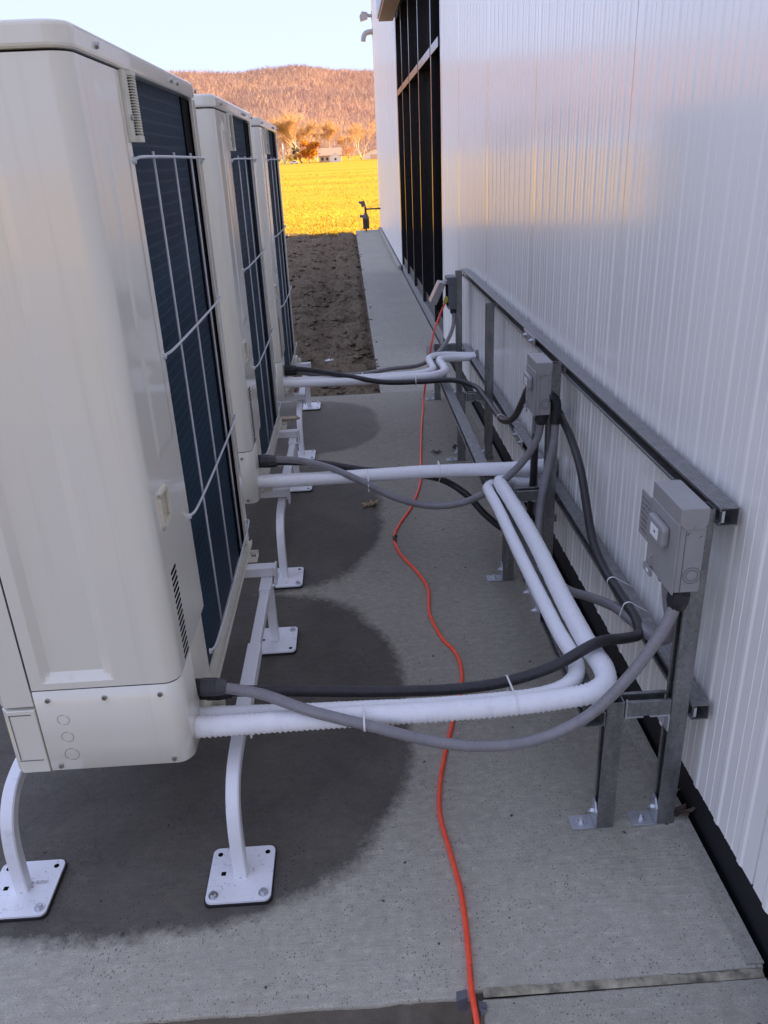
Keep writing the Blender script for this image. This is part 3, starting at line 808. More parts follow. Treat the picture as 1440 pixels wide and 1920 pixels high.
    MB().box(-.4615, -.432, 2.4265, 2.552, .346, 1.737).build('black_filler', 'slot_black', u, org)
    MB().box(-.460, -.436, 1.747, 2.425, .350, 1.7365).build('coil', 'coil_blue', u, org)
    ps = MB(); ps.prism([(-.418, 2.565), (-.418, 2.518), (-.428, 2.518), (-.428, 2.553), (-.80, 2.553), (-.80, 2.565)], 'z', .345, 1.7375)
    ps.build('rear_post', 'ivory_paint', u, org, bevel=.002)
    bp = MB(); bp.box(-.808, -.409, 1.56, 2.567, .326, .337); bp.box(-.4115, -.4085, 1.60, 2.567, .326, .341)
    bp.build('base_pan', 'ivory_plain', u, org)
    for y in (1.62, 2.46):
        f_ = MB(); f_.box(-.83, -.378, y-.028, y+.028, .3185, .3255); f_.box(-.409, -.378, y-.028, y-.024, .326, .338); f_.box(-.409, -.378, y+.024, y+.028, .326, .338)
        fo_ = f_.build('mounting_foot', 'ivory_plain', u, org)
        MB().cyl((-.392, y, .3255), (-.392, y, .337), .009, n=6).build('bolt', 'screw_steel', fo_, org)
    # slatted thermistor guard at the top corner
    gd = MB(); gd.box(-.418, -.4105, 1.728, 1.758, 1.612, 1.737); gd.box(-.418, -.402, 1.758, 1.795, 1.612, 1.624); gd.box(-.418, -.402, 1.758, 1.795, 1.729, 1.737)
    gd.box(-.418, -.4035, 1.7925, 1.7955, 1.624, 1.729)
    go = gd.build('sensor_guard', 'plastic_light', u, org, bevel=.001)
    MB().box(-.417, -.4115, 1.759, 1.792, 1.6245, 1.7285).build('backing', 'slot_black', go, org)
    sl0 = MB().box(-.411, -.4025, 1.7585, 1.7920, 0, .0017).build('slat', 'plastic_light', go, (org[0], org[1], 0)); sl0.location.z = 1.628-org[2]
    for k in range(1, 21):
        c = sl0.copy(); C.objects.link(c); c.parent = go; c.location = (0, 0, 1.628+.0049*k-org[2])
    MB().box(-.411, -.4022, 1.7755, 1.7785, 1.6245, 1.7285).build('rib', 'plastic_light', go, org)
    MB().cyl((-.4105, 1.741, 1.655), (-.4055, 1.741, 1.655), .0052, n=8).build('screw', 'screw_steel', go, org)
    # wire guard
    for z in (1.585, 1.195, .812, .432):
        tube('guard_wire', [(-.419, 1.736, z-.006), (-.408, 1.742, z-.001), (-.4045, 1.76, z), (-.4045, 2.515, z), (-.408, 2.538, z-.001), (-.419, 2.545, z-.006)], .0033, 'wire_coat', u, org, n=7, step=.03)
        for y in (1.736, 2.545):
            MB().cyl((-.4185, y, z-.006), (-.412, y, z-.006), .008, .006, n=8).build('clip', 'wire_coat', u, org)
    for y in (1.885, 2.11, 2.335):
        tube('guard_wire', [(-.4095, y, 1.597), (-.4095, y, 1.0), (-.4095, y, .42)], .0030, 'wire_coat', u, org, n=7, step=.3)
    return u
unit = make_unit()
unit['group'] = 'condenser units in a row'
unit['label'] = 'nearest ivory condenser unit, filling the left of the picture'
unit2 = clone(unit, (0, PITCH, 0)); unit2['label'] = 'middle ivory condenser unit of the three in the row'
unit3 = clone(unit, (0, 2*PITCH, 0)); unit3['label'] = 'farthest ivory condenser unit, nearest to the bare soil'

# ------------------------------------------------------------------ stands
SO = (-.60, 1.40, 0)
def make_stand():
    s = thing('equipment_stand', SO, '', 'stand'); r = .0155
    for x in (-.345, -.862):
        tube('bent_leg', [(x, 1.402, .012), (x, 1.404, .08), (x, 1.410, .15), (x, 1.428, .205), (x, 1.468, .245), (x, 1.53, .262), (x, 1.62, .264), (x, 1.86, .264)], r, 'white_powder', s, SO, step=.008, square=True)
        MB().box(x-.0195, x+.0195, 1.66, 1.985, .2645-.0195, .2645+.0195).build('sleeve', 'white_powder', s, SO, bevel=.003)
        MB().box(x-.0152, x+.0152, 1.985, 2.33, .264-.0152, .264+.0152).build('beam', 'white_powder', s, SO, bevel=.003)
        MB().box(x-.0195, x+.0195, 2.30, 2.425, .2645-.0195, .2645+.0195).build('end_cap', 'white_powder', s, SO, bevel=.003)
        MB().add([(x-.015, 2.402, .014), (x+.015, 2.402, .014), (x+.015, 2.432, .014), (x-.015, 2.432, .014), (x-.015, 2.39, .246), (x+.015, 2.39, .246), (x+.015, 2.42, .246), (x-.015, 2.42, .246)],
                 [(0,3,2,1),(4,5,6,7),(0,1,5,4),(1,2,6,5),(2,3,7,6),(3,0,4,7)]).build('rear_leg', 'white_powder', s, SO, bevel=.003)
        MB().cyl((x+.0195, 2.37, .257), (x+.027, 2.37, .257), .009, n=6).build('bolt', 'bolt_zinc', s, SO)
        for y in (1.402, 2.418):
            pl = MB()
            pl.prism(rrect(x-.076, x+.076, y-.080, y+.080, .016), 'z', .0075, .0125)
            po = pl.build('base_plate', 'plate_white', s, SO)
            MB().prism(rrect(x-.079, x+.079, y-.083, y+.083, .016), 'z', .0006, .0072).build('rubber_pad', 'rubber_black', po, SO)
            MB().cyl((x, y-.006, .0125), (x, y-.006, .021), .0105, .009, n=12).build('nut', 'bolt_zinc', po, SO)
            near = (y < 2)
            for sx in (-1, 1):
                yb = y-.060 if near else y+.058
                MB().cyl((x+.058*sx, yb, .0125), (x+.058*sx, yb, .0148), .0115, n=14).build('washer', 'bolt_zinc', po, SO)
                MB().cyl((x+.058*sx, yb, .0149), (x+.058*sx, yb, .0225), .0078, .0070, n=6).build('bolt', 'bolt_zinc', po, SO)
                yh = y+.060 if near else y-.060
                MB().cyl((x+.058*sx, yh, .01255), (x+.058*sx, yh, .0130), .0062, n=14).build('bolt_hole', 'slot_black', po, SO)
            MB().box(x-.048, x-.037, y-.004, y+.007, .01255, .0130).build('square_hole', 'slot_black', po, SO)
    for y in (1.62, 2.405):
        MB().box(-.895, -.318, y-.021, y+.021, .2845, .3180).build('crossbar', 'white_powder', s, SO, bevel=.003)
        MB().box(-.318, -.312, y-.026, y+.026, .255, .3195).build('clamp', 'white_powder', s, SO, bevel=.001)
    return s
stand = make_stand()
stand['group'] = 'white stands under the condensers'
stand['label'] = 'white tubular stand under the nearest condenser unit'
stand2 = clone(stand, (0, PITCH+.005, 0)); stand2['label'] = 'white tubular stand under the middle condenser unit'
stand3 = clone(stand, (0, 2*PITCH+.005, 0)); stand3['label'] = 'white tubular stand under the farthest condenser unit'
# maker's sticker on the near left foot plate
pl = [c for c in stand.children if c.name.startswith('base_plate')]
pl = min(pl, key=lambda c: sum((v.co.x+v.co.y) for v in c.data.vertices)/len(c.data.vertices))
st = MB().add([(-.874, 1.395, .0129), (-.808, 1.395, .0129), (-.806, 1.425, .0129), (-.872, 1.425, .0129)], [(0, 1, 2, 3)]).build('sticker', 'sticker_white', stand, SO)
X = Matrix.Translation(Vector((-.8695, 1.4128, .0133))-Vector(SO))
text_mesh('Quick-SLING', .0112, 'lettering', 'ink', st, X)
MB().box(-.869, -.8105, 1.4105, 1.4109, .0131, .0134).build('rule', 'ink', st, SO)
text_mesh('fastening', .0085, 'lettering', 'ink_red', st, Matrix.Translation(Vector((-.868, 1.4015, .0133))-Vector(SO)))

# ------------------------------------------------------------------ strut rack along the wall
RO = (.63, 1.5, 0)
rack = thing('strut_rack', RO, 'galvanised strut rack standing along the white wall', 'rack')
CP = [(0, .012), (0, .02065), (.0413, .02065), (.0413, -.02065), (0, -.02065), (0, -.012), (.007, -.012), (.007, -.0145), (.0028, -.0145), (.0028, -.0178),
      (.0385, -.0178), (.0385, .0178), (.0028, .0178), (.0028, .0145), (.007, .0145), (.007, .012)]
def strut(name, axis, a0, a1, u0, vc, openz=False, par=None, w=1.0):
    """axis along which it runs; opening faces -x (or +z when openz)"""
    mb = MB()
    for tri in range(1):
        poly = []
        for u, v in CP:
            if axis == 'z': poly.append((u0+u, vc+v))            # (x, y)
            elif axis == 'y' and not openz: poly.append((u0+u*w, vc+v))   # (x, z)
            elif axis == 'x': poly.append((vc+v, u0-u))          # (y, z), opens up from top u0
        n = len(poly)
        mk = {'z': lambda q, a: (q[0], q[1], a), 'y': lambda q, a: (q[0], a, q[1]), 'x': lambda q, a: (a, q[0], q[1])}[axis]
        vs_ = [mk(q, a0) for q in poly]+[mk(q, a1) for q in poly]
        mb.add(vs_, [(i, (i+1) % n, n+(i+1) % n, n+i) for i in range(n)])
        # end faces as quads along the sheet so the section stays open
        for k in (0, n):
            pairs = [(0, 15, 14, 13), (0, 13, 12, 1), (1, 12, 11, 2), (2, 11, 10, 3), (3, 10, 9, 4), (4, 9, 8, 5), (5, 8, 7, 6)]
            mb.add([vs_[k+i] for i in range(n)], pairs)
    return mb.build(name, 'galvanised', par or rack, RO, bevel=.0011, seg=1)
PY = [1.4985, 2.787, 4.177, 5.42]
for i, y in enumerate(PY):
    strut('post', 'z', 0, [.866, .868, .852, .866][i], .689, y)
    strut('post', 'z', 0, .384, .5365, y)
    strut('arm', 'x', .580, .687, .384, y)
def hexbolt(p, d, par, r=.0085, h=.008, w=True):
    p = Vector(p); d = Vector(d)
    if w: MB().cyl(p, p+d*.002, r*1.55, n=14).build('washer', 'bolt_zinc', par, RO)
    MB().cyl(p+d*.0021, p+d*h, r, r*.94, n=6).build('bolt', 'bolt_zinc', par, RO)
    MB().cyl(p+d*h, p+d*(h+.006), r*.5, n=8).build('stud', 'bolt_zinc', par, RO)
for i, y in enumerate(PY):
    for xb in (.5365, .689):
        L = MB(); x0 = xb-.062
        L.box(x0, xb-.006, y-.024, y+.022, .0006, .0062)
        L.prism([(y-.024, .0006), (y+.022, .0006), (y+.020, .052), (y+.010, .074), (y-.006, .074), (y-.022, .052)], 'x', xb-.0059, xb-.0006)
        b = L.build('angle_bracket', 'galv_plate', rack, RO, bevel=.0012)
        hexbolt((x0+.027, y-.001, .0063), (0, 0, 1), b)
        hexbolt((xb-.006, y-.001, .042), (-1, 0, 0), b)
    # corner brackets of the arm
    g = MB(); g.box(.5805, .5845, y-.0215, y-.0185, .338, .392); g.box(.5805, .625, y-.0208, y+.0208, .3375, .3420)
    g.build('corner_bracket', 'galv_plate', rack, RO, bevel=.001)
    g = MB(); g.box(.640, .688, y-.0208, y+.0208, .3375, .3422); g.box(.6842, .6884, y-.0208, y+.0208, .292, .3372)
    g.prism([(.655, .3372), (.684, .3372), (.684, .296)], 'y', y-.004, y-.0005)
    b = g.build('corner_bracket', 'galv_plate', rack, RO, bevel=.001)
    hexbolt((.684, y+.010, .316), (-1, 0, 0), b, .006)
for name, u0, z, segs in (('top_rail', .7308, .8545, [(1.462, 3.285), (3.287, 5.455)]), ('lower_rail', .7308, .356, [(1.462, 3.46), (3.462, 5.455)])):
    for a, b_ in segs: strut(name, 'y', a, b_, u0, z)
for a, b_ in [(1.475, 3.02), (3.022, 5.50)]: strut('tray_rail', 'y', a, b_, .4855, .3435, w=1.16)
for y0, y1, x, z in ((3.19, 3.40, .7302, .8545), (3.36, 3.56, .7302, .356), (1.93, 2.12, .4850, .3435)):
    b = MB().box(x-.0058, x-.0006, y0, y1, z-.0185, z+.0185).build('splice_plate', 'galv_plate', rack, RO, bevel=.001)
    for k in (.22, .78): hexbolt((x-.006, y0+(y1-y0)*k, z), (-1, 0, 0), b, .0075)
for z in (.8545, .356):                                 # spring nuts in the open rail ends
    for y in PY: MB().box(.736, .742, y-.036, y-.024, z-.013, z+.013).build('spring_nut', 'bolt_zinc', rack, RO)

# ------------------------------------------------------------------ disconnect boxes
def disconnect(loc, label, group, plate=False):
    """origin at the near bottom corner next to the post; x in [-.057,0], y in [0,.155], z in [0,.193]"""
    o = thing('disconnect_box', loc, label, 'electrical box', group); z0 = (0, 0, 0)
    MB().box(-.055, -.0005, .002, .153, 0, .155).build('enclosure', 'box_grey', o, z0, bevel=.0025)
    cap = MB(); cap.prism([(-.0575, .193), (.0005, .193), (.0005, .158), (-.010, .146), (-.045, .146), (-.0575, .158)], 'y', -.0006, .156)
    cap.build('hood', 'box_grey', o, z0, bevel=.0015)
    cv = MB().box(-.0595, -.0555, -.001, .154, -.003, .1575).build('front_cover', 'box_grey', o, z0, bevel=.0015)
    hb = MB(); hb.prism(rrect(.038, .128, .085, .135, .012, 4), 'x', -.0765, -.0598)
    ho = hb.build('pull_handle', 'box_grey', cv, z0, bevel=.006, seg=3)
    MB().box(-.0775, -.0767, .060, .102, .096, .122).build('sticker', 'sticker_white', ho, z0)
    MB().box(-.0782, -.0776, .073, .081, .108, .113).build('print', 'box_grey_dark', ho, z0)
    for rr in (.0125, .0185):                            # knockout rings, pressed into the near side
        k = MB(); n_ = 28
        for i in range(n_):
            a0, a1 = 2*math.pi*i/n_, 2*math.pi*(i+1)/n_
            k.add([(-.020+q*math.cos(a), .0012, .040+q*math.sin(a)) for a in (a0, a1) for q in (rr-.0008, rr+.0008)], [(0, 1, 3, 2)])
        k.build('knockout', 'box_grey_dark', o, z0)
    MB().box(-.0425, -.0415, .0008, .003, 0, .142).build('seam', 'box_grey_dark', o, z0)
    for x, z in ((-.026, .151), (-.036, .136), (-.010, .128)):
        MB().cyl((x, .0015, z), (x, -.0022, z), .0030, n=8).build('screw', 'screw_steel', o, z0)
    tb = MB(); tb.prism([(-.066, .005), (-.066, .028), (-.0595, .035), (-.052, .035), (-.052, .0)], 'y', .118, .1215)
    tb.prism(rrect(.100, .150, -.016, .004, .008, 4), 'x', -.0665, -.0635)
    tb.build('latch_tab', 'box_grey', o, z0)
    MB().prism(rrect(.115, .130, -.011, -.003, .004, 4), 'x', -.0672, -.0667).build('latch_hole', 'sticker_white', o, z0)
    if plate:
        p_ = MB().box(-.059, -.056, .1565, .215, .045, .150).build('rating_plate', 'box_grey', o, z0)
        q = random.Random(2)
        for r_ in range(7):
            y_ = .162
            while y_ < .205:
                w_ = q.uniform(.003, .010); MB().box(-.0597, -.0592, y_, min(y_+w_, .209), .058+.0125*r_, .058+.0125*r_+q.choice([.002, .003, .005])).build('print', 'box_grey_dark', p_, z0); y_ += w_+.004
    return o
disconnect((.689, 1.42, .704), 'grey disconnect box on the nearest post, white sticker on its handle', 'grey disconnect boxes', True)
disconnect((.690, 2.735, .690), 'grey disconnect box on the second post from the camera', 'grey disconnect boxes')
o = thing('outlet_box', (.689, 5.37, .625), 'dark grey outlet box on the farthest post with its cover open', 'electrical box'); z0 = (0, 0, 0)
MB().box(-.055, -.0005, 0, .13, 0, .165).build('enclosure', 'box_grey_dark', o, z0, bevel=.003)
MB().prism([(-.062, .208), (.0, .208), (.0, .172), (-.010, .160), (-.052, .160), (-.062, .172)], 'y', -.003, .134).build('hood', 'box_grey_dark', o, z0, bevel=.002)
MB().cyl((-.05, .002, .012), (-.05, -.003, .012), .005, n=10).build('screw', 'bolt_zinc', o, z0)
cvm = MB(); d0 = Vector((-.068, 0, .170)); dn = Vector((-.44, 0, -.90)).normalized(); nn = Vector((-.90, 0, .44)).normalized()
P8 = [d0+dn*a+nn*b_ for a, b_ in ((0, 0), (.155, 0), (.155, .045), (.012, .045))]
cvm.prism([(p_.x, p_.z) for p_ in P8], 'y', .0, .128)
cvm.build('cover', 'box_grey', o, z0, bevel=.004)  # lighter grey than the box, standing in for reflected light off the sunlit field
MB().box(-.070, -.056, .01, .12, .165, .185).build('hinge', 'box_grey', o, z0, bevel=.002)
MB().box(-.062, -.056, .02, .11, .02, .15).build('outlet_face', 'slot_black', o, z0)

# ------------------------------------------------------------------ insulated pipes
T = {}
T['p1r'] = [(-.432, 1.5, .374), (-.082, 1.5, .377), (.242, 1.5, .378), (.43, 1.5, .390), (.512, 1.503, .402), (.546, 1.530, .408), (.556, 1.580, .41), (.549, 1.66, .41), (.543, 1.895, .41), (.543, 2.306, .41), (.531, 2.65, .408), (.527, 2.80, .40), (.545, 2.90, .375), (.60, 2.955, .345), (.68, 2.965, .335), (.785, 2.965, .333)]
T['p1l'] = [(-.432, 1.556, .366), (-.084, 1.55, .359), (.25, 1.55, .356), (.42, 1.556, .366), (.478, 1.575, .380), (.505, 1.63, .385), (.499, 1.80, .3845), (.489, 2.21, .384), (.483, 2.66, .384), (.480, 2.80, .378), (.495, 2.90, .355), (.55, 2.99, .337), (.66, 3.005, .332), (.785, 3.01, .33)]
T['p2a'] = [(-.432, 2.975, .398), (-.173, 2.975, .397), (.042, 2.975, .400), (.257, 2.975, .402), (.473, 2.975, .398), (.64, 2.975, .392), (.785, 2.975, .388)]
T['p2b'] = [(-.432, 3.028, .392), (-.173, 3.022, .391), (.042, 3.020, .393), (.257, 3.020, .395), (.473, 3.020, .392), (.64, 3.024, .388), (.785, 3.035, .392)]
T['p3a'] = [(-.432, 4.45, .415), (-.062, 4.45, .411), (.274, 4.45, .413), (.43, 4.47, .414), (.508, 4.54, .416), (.516, 4.66, .418), (.510, 4.80, .414), (.535, 4.92, .400), (.62, 5.0, .384), (.70, 5.03, .374), (.785, 5.05, .370)]
T['p3b'] = [(-.432, 4.51, .418), (-.062, 4.505, .414), (.274, 4.508, .416), (.39, 4.535, .417), (.445, 4.60, .419), (.448, 4.72, .420), (.452, 4.88, .416), (.50, 5.00, .405), (.60, 5.075, .39), (.70, 5.09, .378), (.785, 5.10, .373)]
PL = {'p1r': ('thick ridged white pipe leaving the nearest condenser, front of its pair', .0245), 'p1l': ('slimmer white pipe behind the ridged one of the nearest condenser', .0200),
      'p2a': ('front white insulated pipe from the middle condenser to the wall', .0235), 'p2b': ('rear white insulated pipe from the middle condenser to the wall', .0195),
      'p3a': ('front white insulated pipe of the farthest condenser, bent in an S', .0225), 'p3b': ('rear white insulated pipe of the farthest condenser, bent in an S', .0200)}
for i, (k, (lab, r)) in enumerate(PL.items()):
    p0 = T[k][0]
    o = thing('insulated_pipe', p0, lab, 'pipe', 'white insulated pipes')
    rib = {'p1r': .0015, 'p2a': .0013, 'p2b': .0010, 'p1l': .0004}.get(k, .0003)
    tube('insulation', T[k], r, 'insulation', o, p0, n=18, step=.02, rib=rib, pitch=.0125, lump=.0006, seed=i*3.1)
    MB().cyl(Vector(T[k][0])+Vector((-.028, 0, 0)), Vector(T[k][0])+Vector((.002, 0, 0)), r*.55, n=12).build('copper_end', 'rubber_black', o, p0)
    if k in ('p3a', 'p2a'):
        e = Vector(T[k][-1]); mb = MB(); a_ = []
        for q in range(16):
            a = 2*math.pi*q/16; rr = r*1.55*(1+.12*noise.noise((q, 1, i))); a_.append((e.y+rr*math.cos(a), e.z+.008+rr*1.15*math.sin(a)))
        mb.prism(a_, 'x', XW-.016, XW-.001); mb.build('sealant_collar', 'sill_concrete', o, p0, smooth=False, bevel=.004)

# ------------------------------------------------------------------ conduits
T['g1'] = [(-.38, 1.57, .437), (-.35, 1.562, .434), (-.267, 1.54, .427), (-.153, 1.48, .417), (-.029, 1.452, .390), (.111, 1.44, .345), (.232, 1.43, .326), (.354, 1.43, .333), (.468, 1.43, .386), (.546, 1.43, .471), (.608, 1.43, .572), (.647, 1.44, .650), (.660, 1.448, .700)]
T['b1'] = [(-.38, 1.615, .392), (-.343, 1.61, .390), (-.213, 1.605, .384), (-.005, 1.603, .368), (.192, 1.60, .362), (.325, 1.60, .375), (.443, 1.602, .412), (.552, 1.625, .4555), (.635, 1.665, .436), (.688, 1.715, .412), (.708, 1.79, .405), (.7145, 1.93, .398), (.7148, 2.10, .397), (.7148, 2.23, .430), (.7148, 2.31, .505), (.717, 2.412, .597), (.725, 2.584, .655), (.735, 2.74, .668), (.742, 2.83, .668)]
T['g2'] = [(-.37, 3.05, .467), (-.257, 3.04, .459), (-.128, 2.99, .437), (-.002, 2.935, .392), (.121, 2.91, .328), (.269, 2.90, .286), (.395, 2.88, .303), (.514, 2.84, .380), (.607, 2.80, .491), (.654, 2.77, .596), (.664, 2.762, .688)]
T['b2'] = [(-.37, 3.095, .440), (-.174, 3.085, .426), (0, 3.082, .388), (.174, 3.08, .362), (.326, 3.04, .340), (.42, 2.98, .291), (.491, 2.94, .216), (.565, 2.92, .158), (.630, 2.93, .150), (.664, 2.935, .19), (.674, 2.92, .30), (.676, 2.90, .50), (.676, 2.885, .690)]
T['g3'] = [(-.37, 4.58, .452), (-.218, 4.585, .425), (.001, 4.62, .404), (.197, 4.75, .396), (.392, 4.95, .362), (.509, 5.10, .378), (.615, 5.25, .453), (.668, 5.37, .538), (.674, 5.42, .622)]
T['b3'] = [(-.37, 4.55, .477), (-.274, 4.54, .466), (-.061, 4.46, .440), (.149, 4.412, .405), (.359, 4.405, .398), (.538, 4.38, .4035), (.64, 4.27, .395), (.664, 4.00, .398), (.666, 3.75, .406), (.667, 3.52, .426), (.667, 3.27, .520), (.662, 3.08, .647), (.657, 2.96, .730), (.655, 2.89, .74)]
T['g12'] = [(.712, 2.745, .66), (.710, 2.744, .61), (.703, 2.740, .56), (.685, 2.733, .478), (.657, 2.70, .346), (.637, 2.62, .252), (.631, 2.50, .204), (.656, 2.30, .221), (.690, 2.12, .286), (.706, 1.95, .350), (.706, 1.80, .395), (.712, 1.66, .430), (.712, 1.58, .50), (.680, 1.545, .62), (.668, 1.54, .704)]
T['gv'] = [(.668, 2.852, .690), (.672, 2.88, .62), (.680, 2.925, .48), (.684, 2.935, .36), (.690, 2.935, .24), (.72, 2.94, .19), (.787, 2.945, .18)]
CL = {'g1': ('grey conduit looping from the nearest condenser up to the nearest box', .0131, 'grey'), 'b1': ('black conduit from the nearest condenser running back along the lower rail', .0138, 'black'),
      'g2': ('grey conduit sagging from the middle condenser up to the second box', .0140, 'grey'), 'b2': ('black conduit passing under the pipes of the middle condenser', .0140, 'black'),
      'g3': ('grey conduit from the farthest condenser up to the outlet box', .0135, 'grey'), 'b3': ('black conduit from the farthest condenser dipping to the second box', .0145, 'black'),
      'g12': ('grey conduit linking the second box with the nearest box behind the pipes', .0145, 'grey'), 'gv': ('short upright grey conduit below the second box', .0150, 'grey')}
def fitting(par, p0, p, d, r, L, mat):
    """gland nut: short collar, hexagonal body, tapered neck"""
    p = Vector(p); d = Vector(d).normalized()
    MB().cyl(p, p+d*L*.22, r*1.55, n=18).build('locknut', 'rubber_black', par, p0)
    MB().cyl(p+d*L*.22, p+d*L*.66, r*1.70, n=8).build('gland_nut', mat, par, p0, bevel=.001)
    MB().cyl(p+d*L*.66, p+d*L, r*1.66, r*1.30, n=8).build('gland_neck', mat, par, p0, bevel=.001)
def tie(par, p0, axis, at, items, tail=None):
    """cable tie: a thin strap pulled tight round circles (u, v, r) and points in the plane normal to axis"""
    pts = []
    for it in items:
        if len(it) == 3: pts += [(it[0]+it[2]*math.cos(R(20*k)), it[1]+it[2]*math.sin(R(20*k))) for k in range(18)]
        else: pts.append(it)
    pts = sorted(set(pts))
    def half(ps):
        h = []
        for p_ in ps:
            while len(h) > 1 and (h[-1][0]-h[-2][0])*(p_[1]-h[-2][1])-(h[-1][1]-h[-2][1])*(p_[0]-h[-2][0]) <= 0: h.pop()
            h.append(p_)
        return h[:-1]
    hull = half(pts)+half(pts[::-1]); n = len(hull)
    cx = sum(p_[0] for p_ in hull)/n; cy = sum(p_[1] for p_ in hull)/n
    def off(p_, d):
        v = Vector((p_[0]-cx, p_[1]-cy)); v = v*(1+d/max(v.length, .001)); return (cx+v.x, cy+v.y)
    mk = (lambda q, w: (at+w, q[0], q[1])) if axis == 'x' else (lambda q, w: (q[0], at+w, q[1]))
    vs = [mk(off(p_, d), w) for w in (-.0023, .0023) for d in (.0006, .0022) for p_ in hull]; fs = []
    for i in range(n):
        j = (i+1) % n; fs += [(i, j, n+j, n+i), (2*n+i, 2*n+j, 3*n+j, 3*n+i), (n+i, n+j, 3*n+j, 3*n+i), (i, j, 2*n+j, 2*n+i)]
    mb = MB().add(vs, fs)
    lo = min(hull, key=lambda q: q[1]); c = mk((lo[0], lo[1]-.006), 0)
    mb.box(c[0]-.0032, c[0]+.0032, c[1]-.0032, c[1]+.0032, c[2]-.008, c[2]+.004)
    mb.build('cable_tie', 'cable_tie', par, p0)
CO = {}
for k, (lab, r, colr) in CL.items():
    p0 = T[k][0]
    o = thing('conduit', p0, lab, 'conduit', 'flexible '+colr+' conduits'); CO[k] = (o, p0)
    tube('hose', T[k], r, 'conduit_'+colr, o, p0, n=14, step=.015)
for k in ('g1', 'b1', 'g2', 'b2', 'g3', 'b3'):
    o, p0 = CO[k]; s = Vector(T[k][0])
    fitting(o, p0, (-.4265, s.y, s.z), (1, -.06, -.02), CL[k][1], .078, 'fitting_black' if k[1] == '3' or k[0] == 'b' else 'fitting_grey')
for k, L in (('g1', .05), ('g2', .042), ('g3', .04), ('g12', .04)):
    o, p0 = CO[k]; e = Vector(T[k][-1]); d = (Vector(T[k][-2])-e).normalized(); d = (d+Vector((0, 0, -1.2))).normalized()
    fitting(o, p0, e+Vector((0, 0, .004)), d, .0145, L, 'fitting_black')
# printed legend along the nearest grey conduit
o, p0 = CO['g1']; pm = MB(); pp = spline(T['g1'], .004); q = random.Random(8); i = 22
while i < 150 and i+2 < len(pp):
    L_ = q.choice([1, 1, 2]); a, b_ = pp[i], pp[i+L_]; dd = (b_-a).normalized()
    side = Vector((0, -.80, -.60)); side = (side-dd*side.dot(dd)).normalized(); wv = dd.cross(side).normalized()
    c0 = a+side*.01325; c1 = b_+side*.01325
    pm.add([c0-wv*.0013, c1-wv*.0013, c1+wv*.0013, c0+wv*.0013], [(0, 1, 2, 3)]); i += L_+q.choice([1, 1, 2, 3])
pm.build('printed_legend', 'ink', o, p0)
# elbow fittings on the far side of the second box
o, p0 = CO['g12']
tube('elbow', [(.684, 2.747, .752), (.698, 2.747, .752), (.710, 2.7465, .738), (.7135, 2.746, .712), (.7135, 2.7455, .672)], .0175, 'fitting_black', o, p0, n=14)
MB().cyl((.7135, 2.7455, .705), (.7125, 2.7452, .655), .0200, n=10).build('gland_nut', 'fitting_black', o, p0, bevel=.0015)
o, p0 = CO['b1']
MB().cyl((.738, 2.80, .668), (.7425, 2.865, .671), .0195, n=10).build('gland_nut', 'fitting_black', o, p0, bevel=.0015)
o, p0 = CO['b3']
fitting(o, p0, (.655, 2.892, .742), (0, 1, -.12), .0145, .045, 'fitting_black')
RAILPTS = [(.7308, .335), (.7721, .335), (.7308, .377), (.7721, .377)]
o, p0 = CO['g1']; tie(o, p0, 'x', -.029, [(1.452, .390, .0142), (1.50, .377, .0245)])
o, p0 = CO['b1']; tie(o, p0, 'x', .325, [(1.60, .375, .0138), (1.5, .382, .0245), (1.552, .365, .020)])
o, p0 = CO['b1']; tie(o, p0, 'y', 2.02, [(.7146, .397, .0138)]+RAILPTS)
o, p0 = CO['g12']; tie(o, p0, 'y', 1.87, [(.706, .372, .0145), (.712, .400, .0138)]+RAILPTS)
o, p0 = CO['g2']; tie(o, p0, 'x', .02, [(2.93, .380, .0140), (2.975, .400, .0235)])
o, p0 = CO['b2']; tie(o, p0, 'x', .31, [(3.042, .343, .0140), (2.975, .402, .0235), (3.028, .406, .0195)])
o, p0 = CO['b3']; tie(o, p0, 'x', .33, [(4.405, .398, .0145), (4.455, .413, .0225)])
o, p0 = CO['b3']; tie(o, p0, 'y', 3.60, [(.6665, .417, .0145)]+RAILPTS)
o, p0 = CO['g3']; tie(o, p0, 'x', .03, [(4.626, .403, .0135), (4.507, .414, .020)])

# ------------------------------------------------------------------ orange extension cord
cord = [(.634, 5.40, .690), (.618, 5.39, .672), (.590, 5.37, .626), (.560, 5.335, .57), (.534, 5.30, .515), (.502, 5.25, .41), (.476, 5.22, .27), (.452, 5.28, .09), (.435, 5.18, .012), (.400, 4.902, .0065), (.340, 4.298, .0065), (.298, 3.848, .0065), (.229, 3.542, .0065), (.154, 3.335, .0065), (.124, 3.197, .0065), (.144, 3.036, .0065), (.200, 2.874, .0065), (.231, 2.724, .0065), (.220, 2.543, .0065), (.245, 2.377, .0065), (.283, 2.273, .0065), (.287, 2.149, .0065), (.237, 1.949, .0065), (.197, 1.808, .0065), (.161, 1.661, .0065), (.149, 1.547, .0065), (.161, 1.425, .0065), (.171, 1.316, .0065), (.170, 1.218, .0065), (.166, 1.142, .0065), (.161, 1.075, .0075), (.162, 1.030, .004), (.166, .98, -.03), (.17, .90, -.10), (.16, .7, -.15), (.10, .3, -.15)]
p0 = (.149, 1.547, 0)
o = thing('extension_cord', p0, 'orange extension cord snaking across the concrete pad', 'cord')
co_ = tube('cord', cord, .0062, 'cord_orange', o, p0, n=12, step=.012)
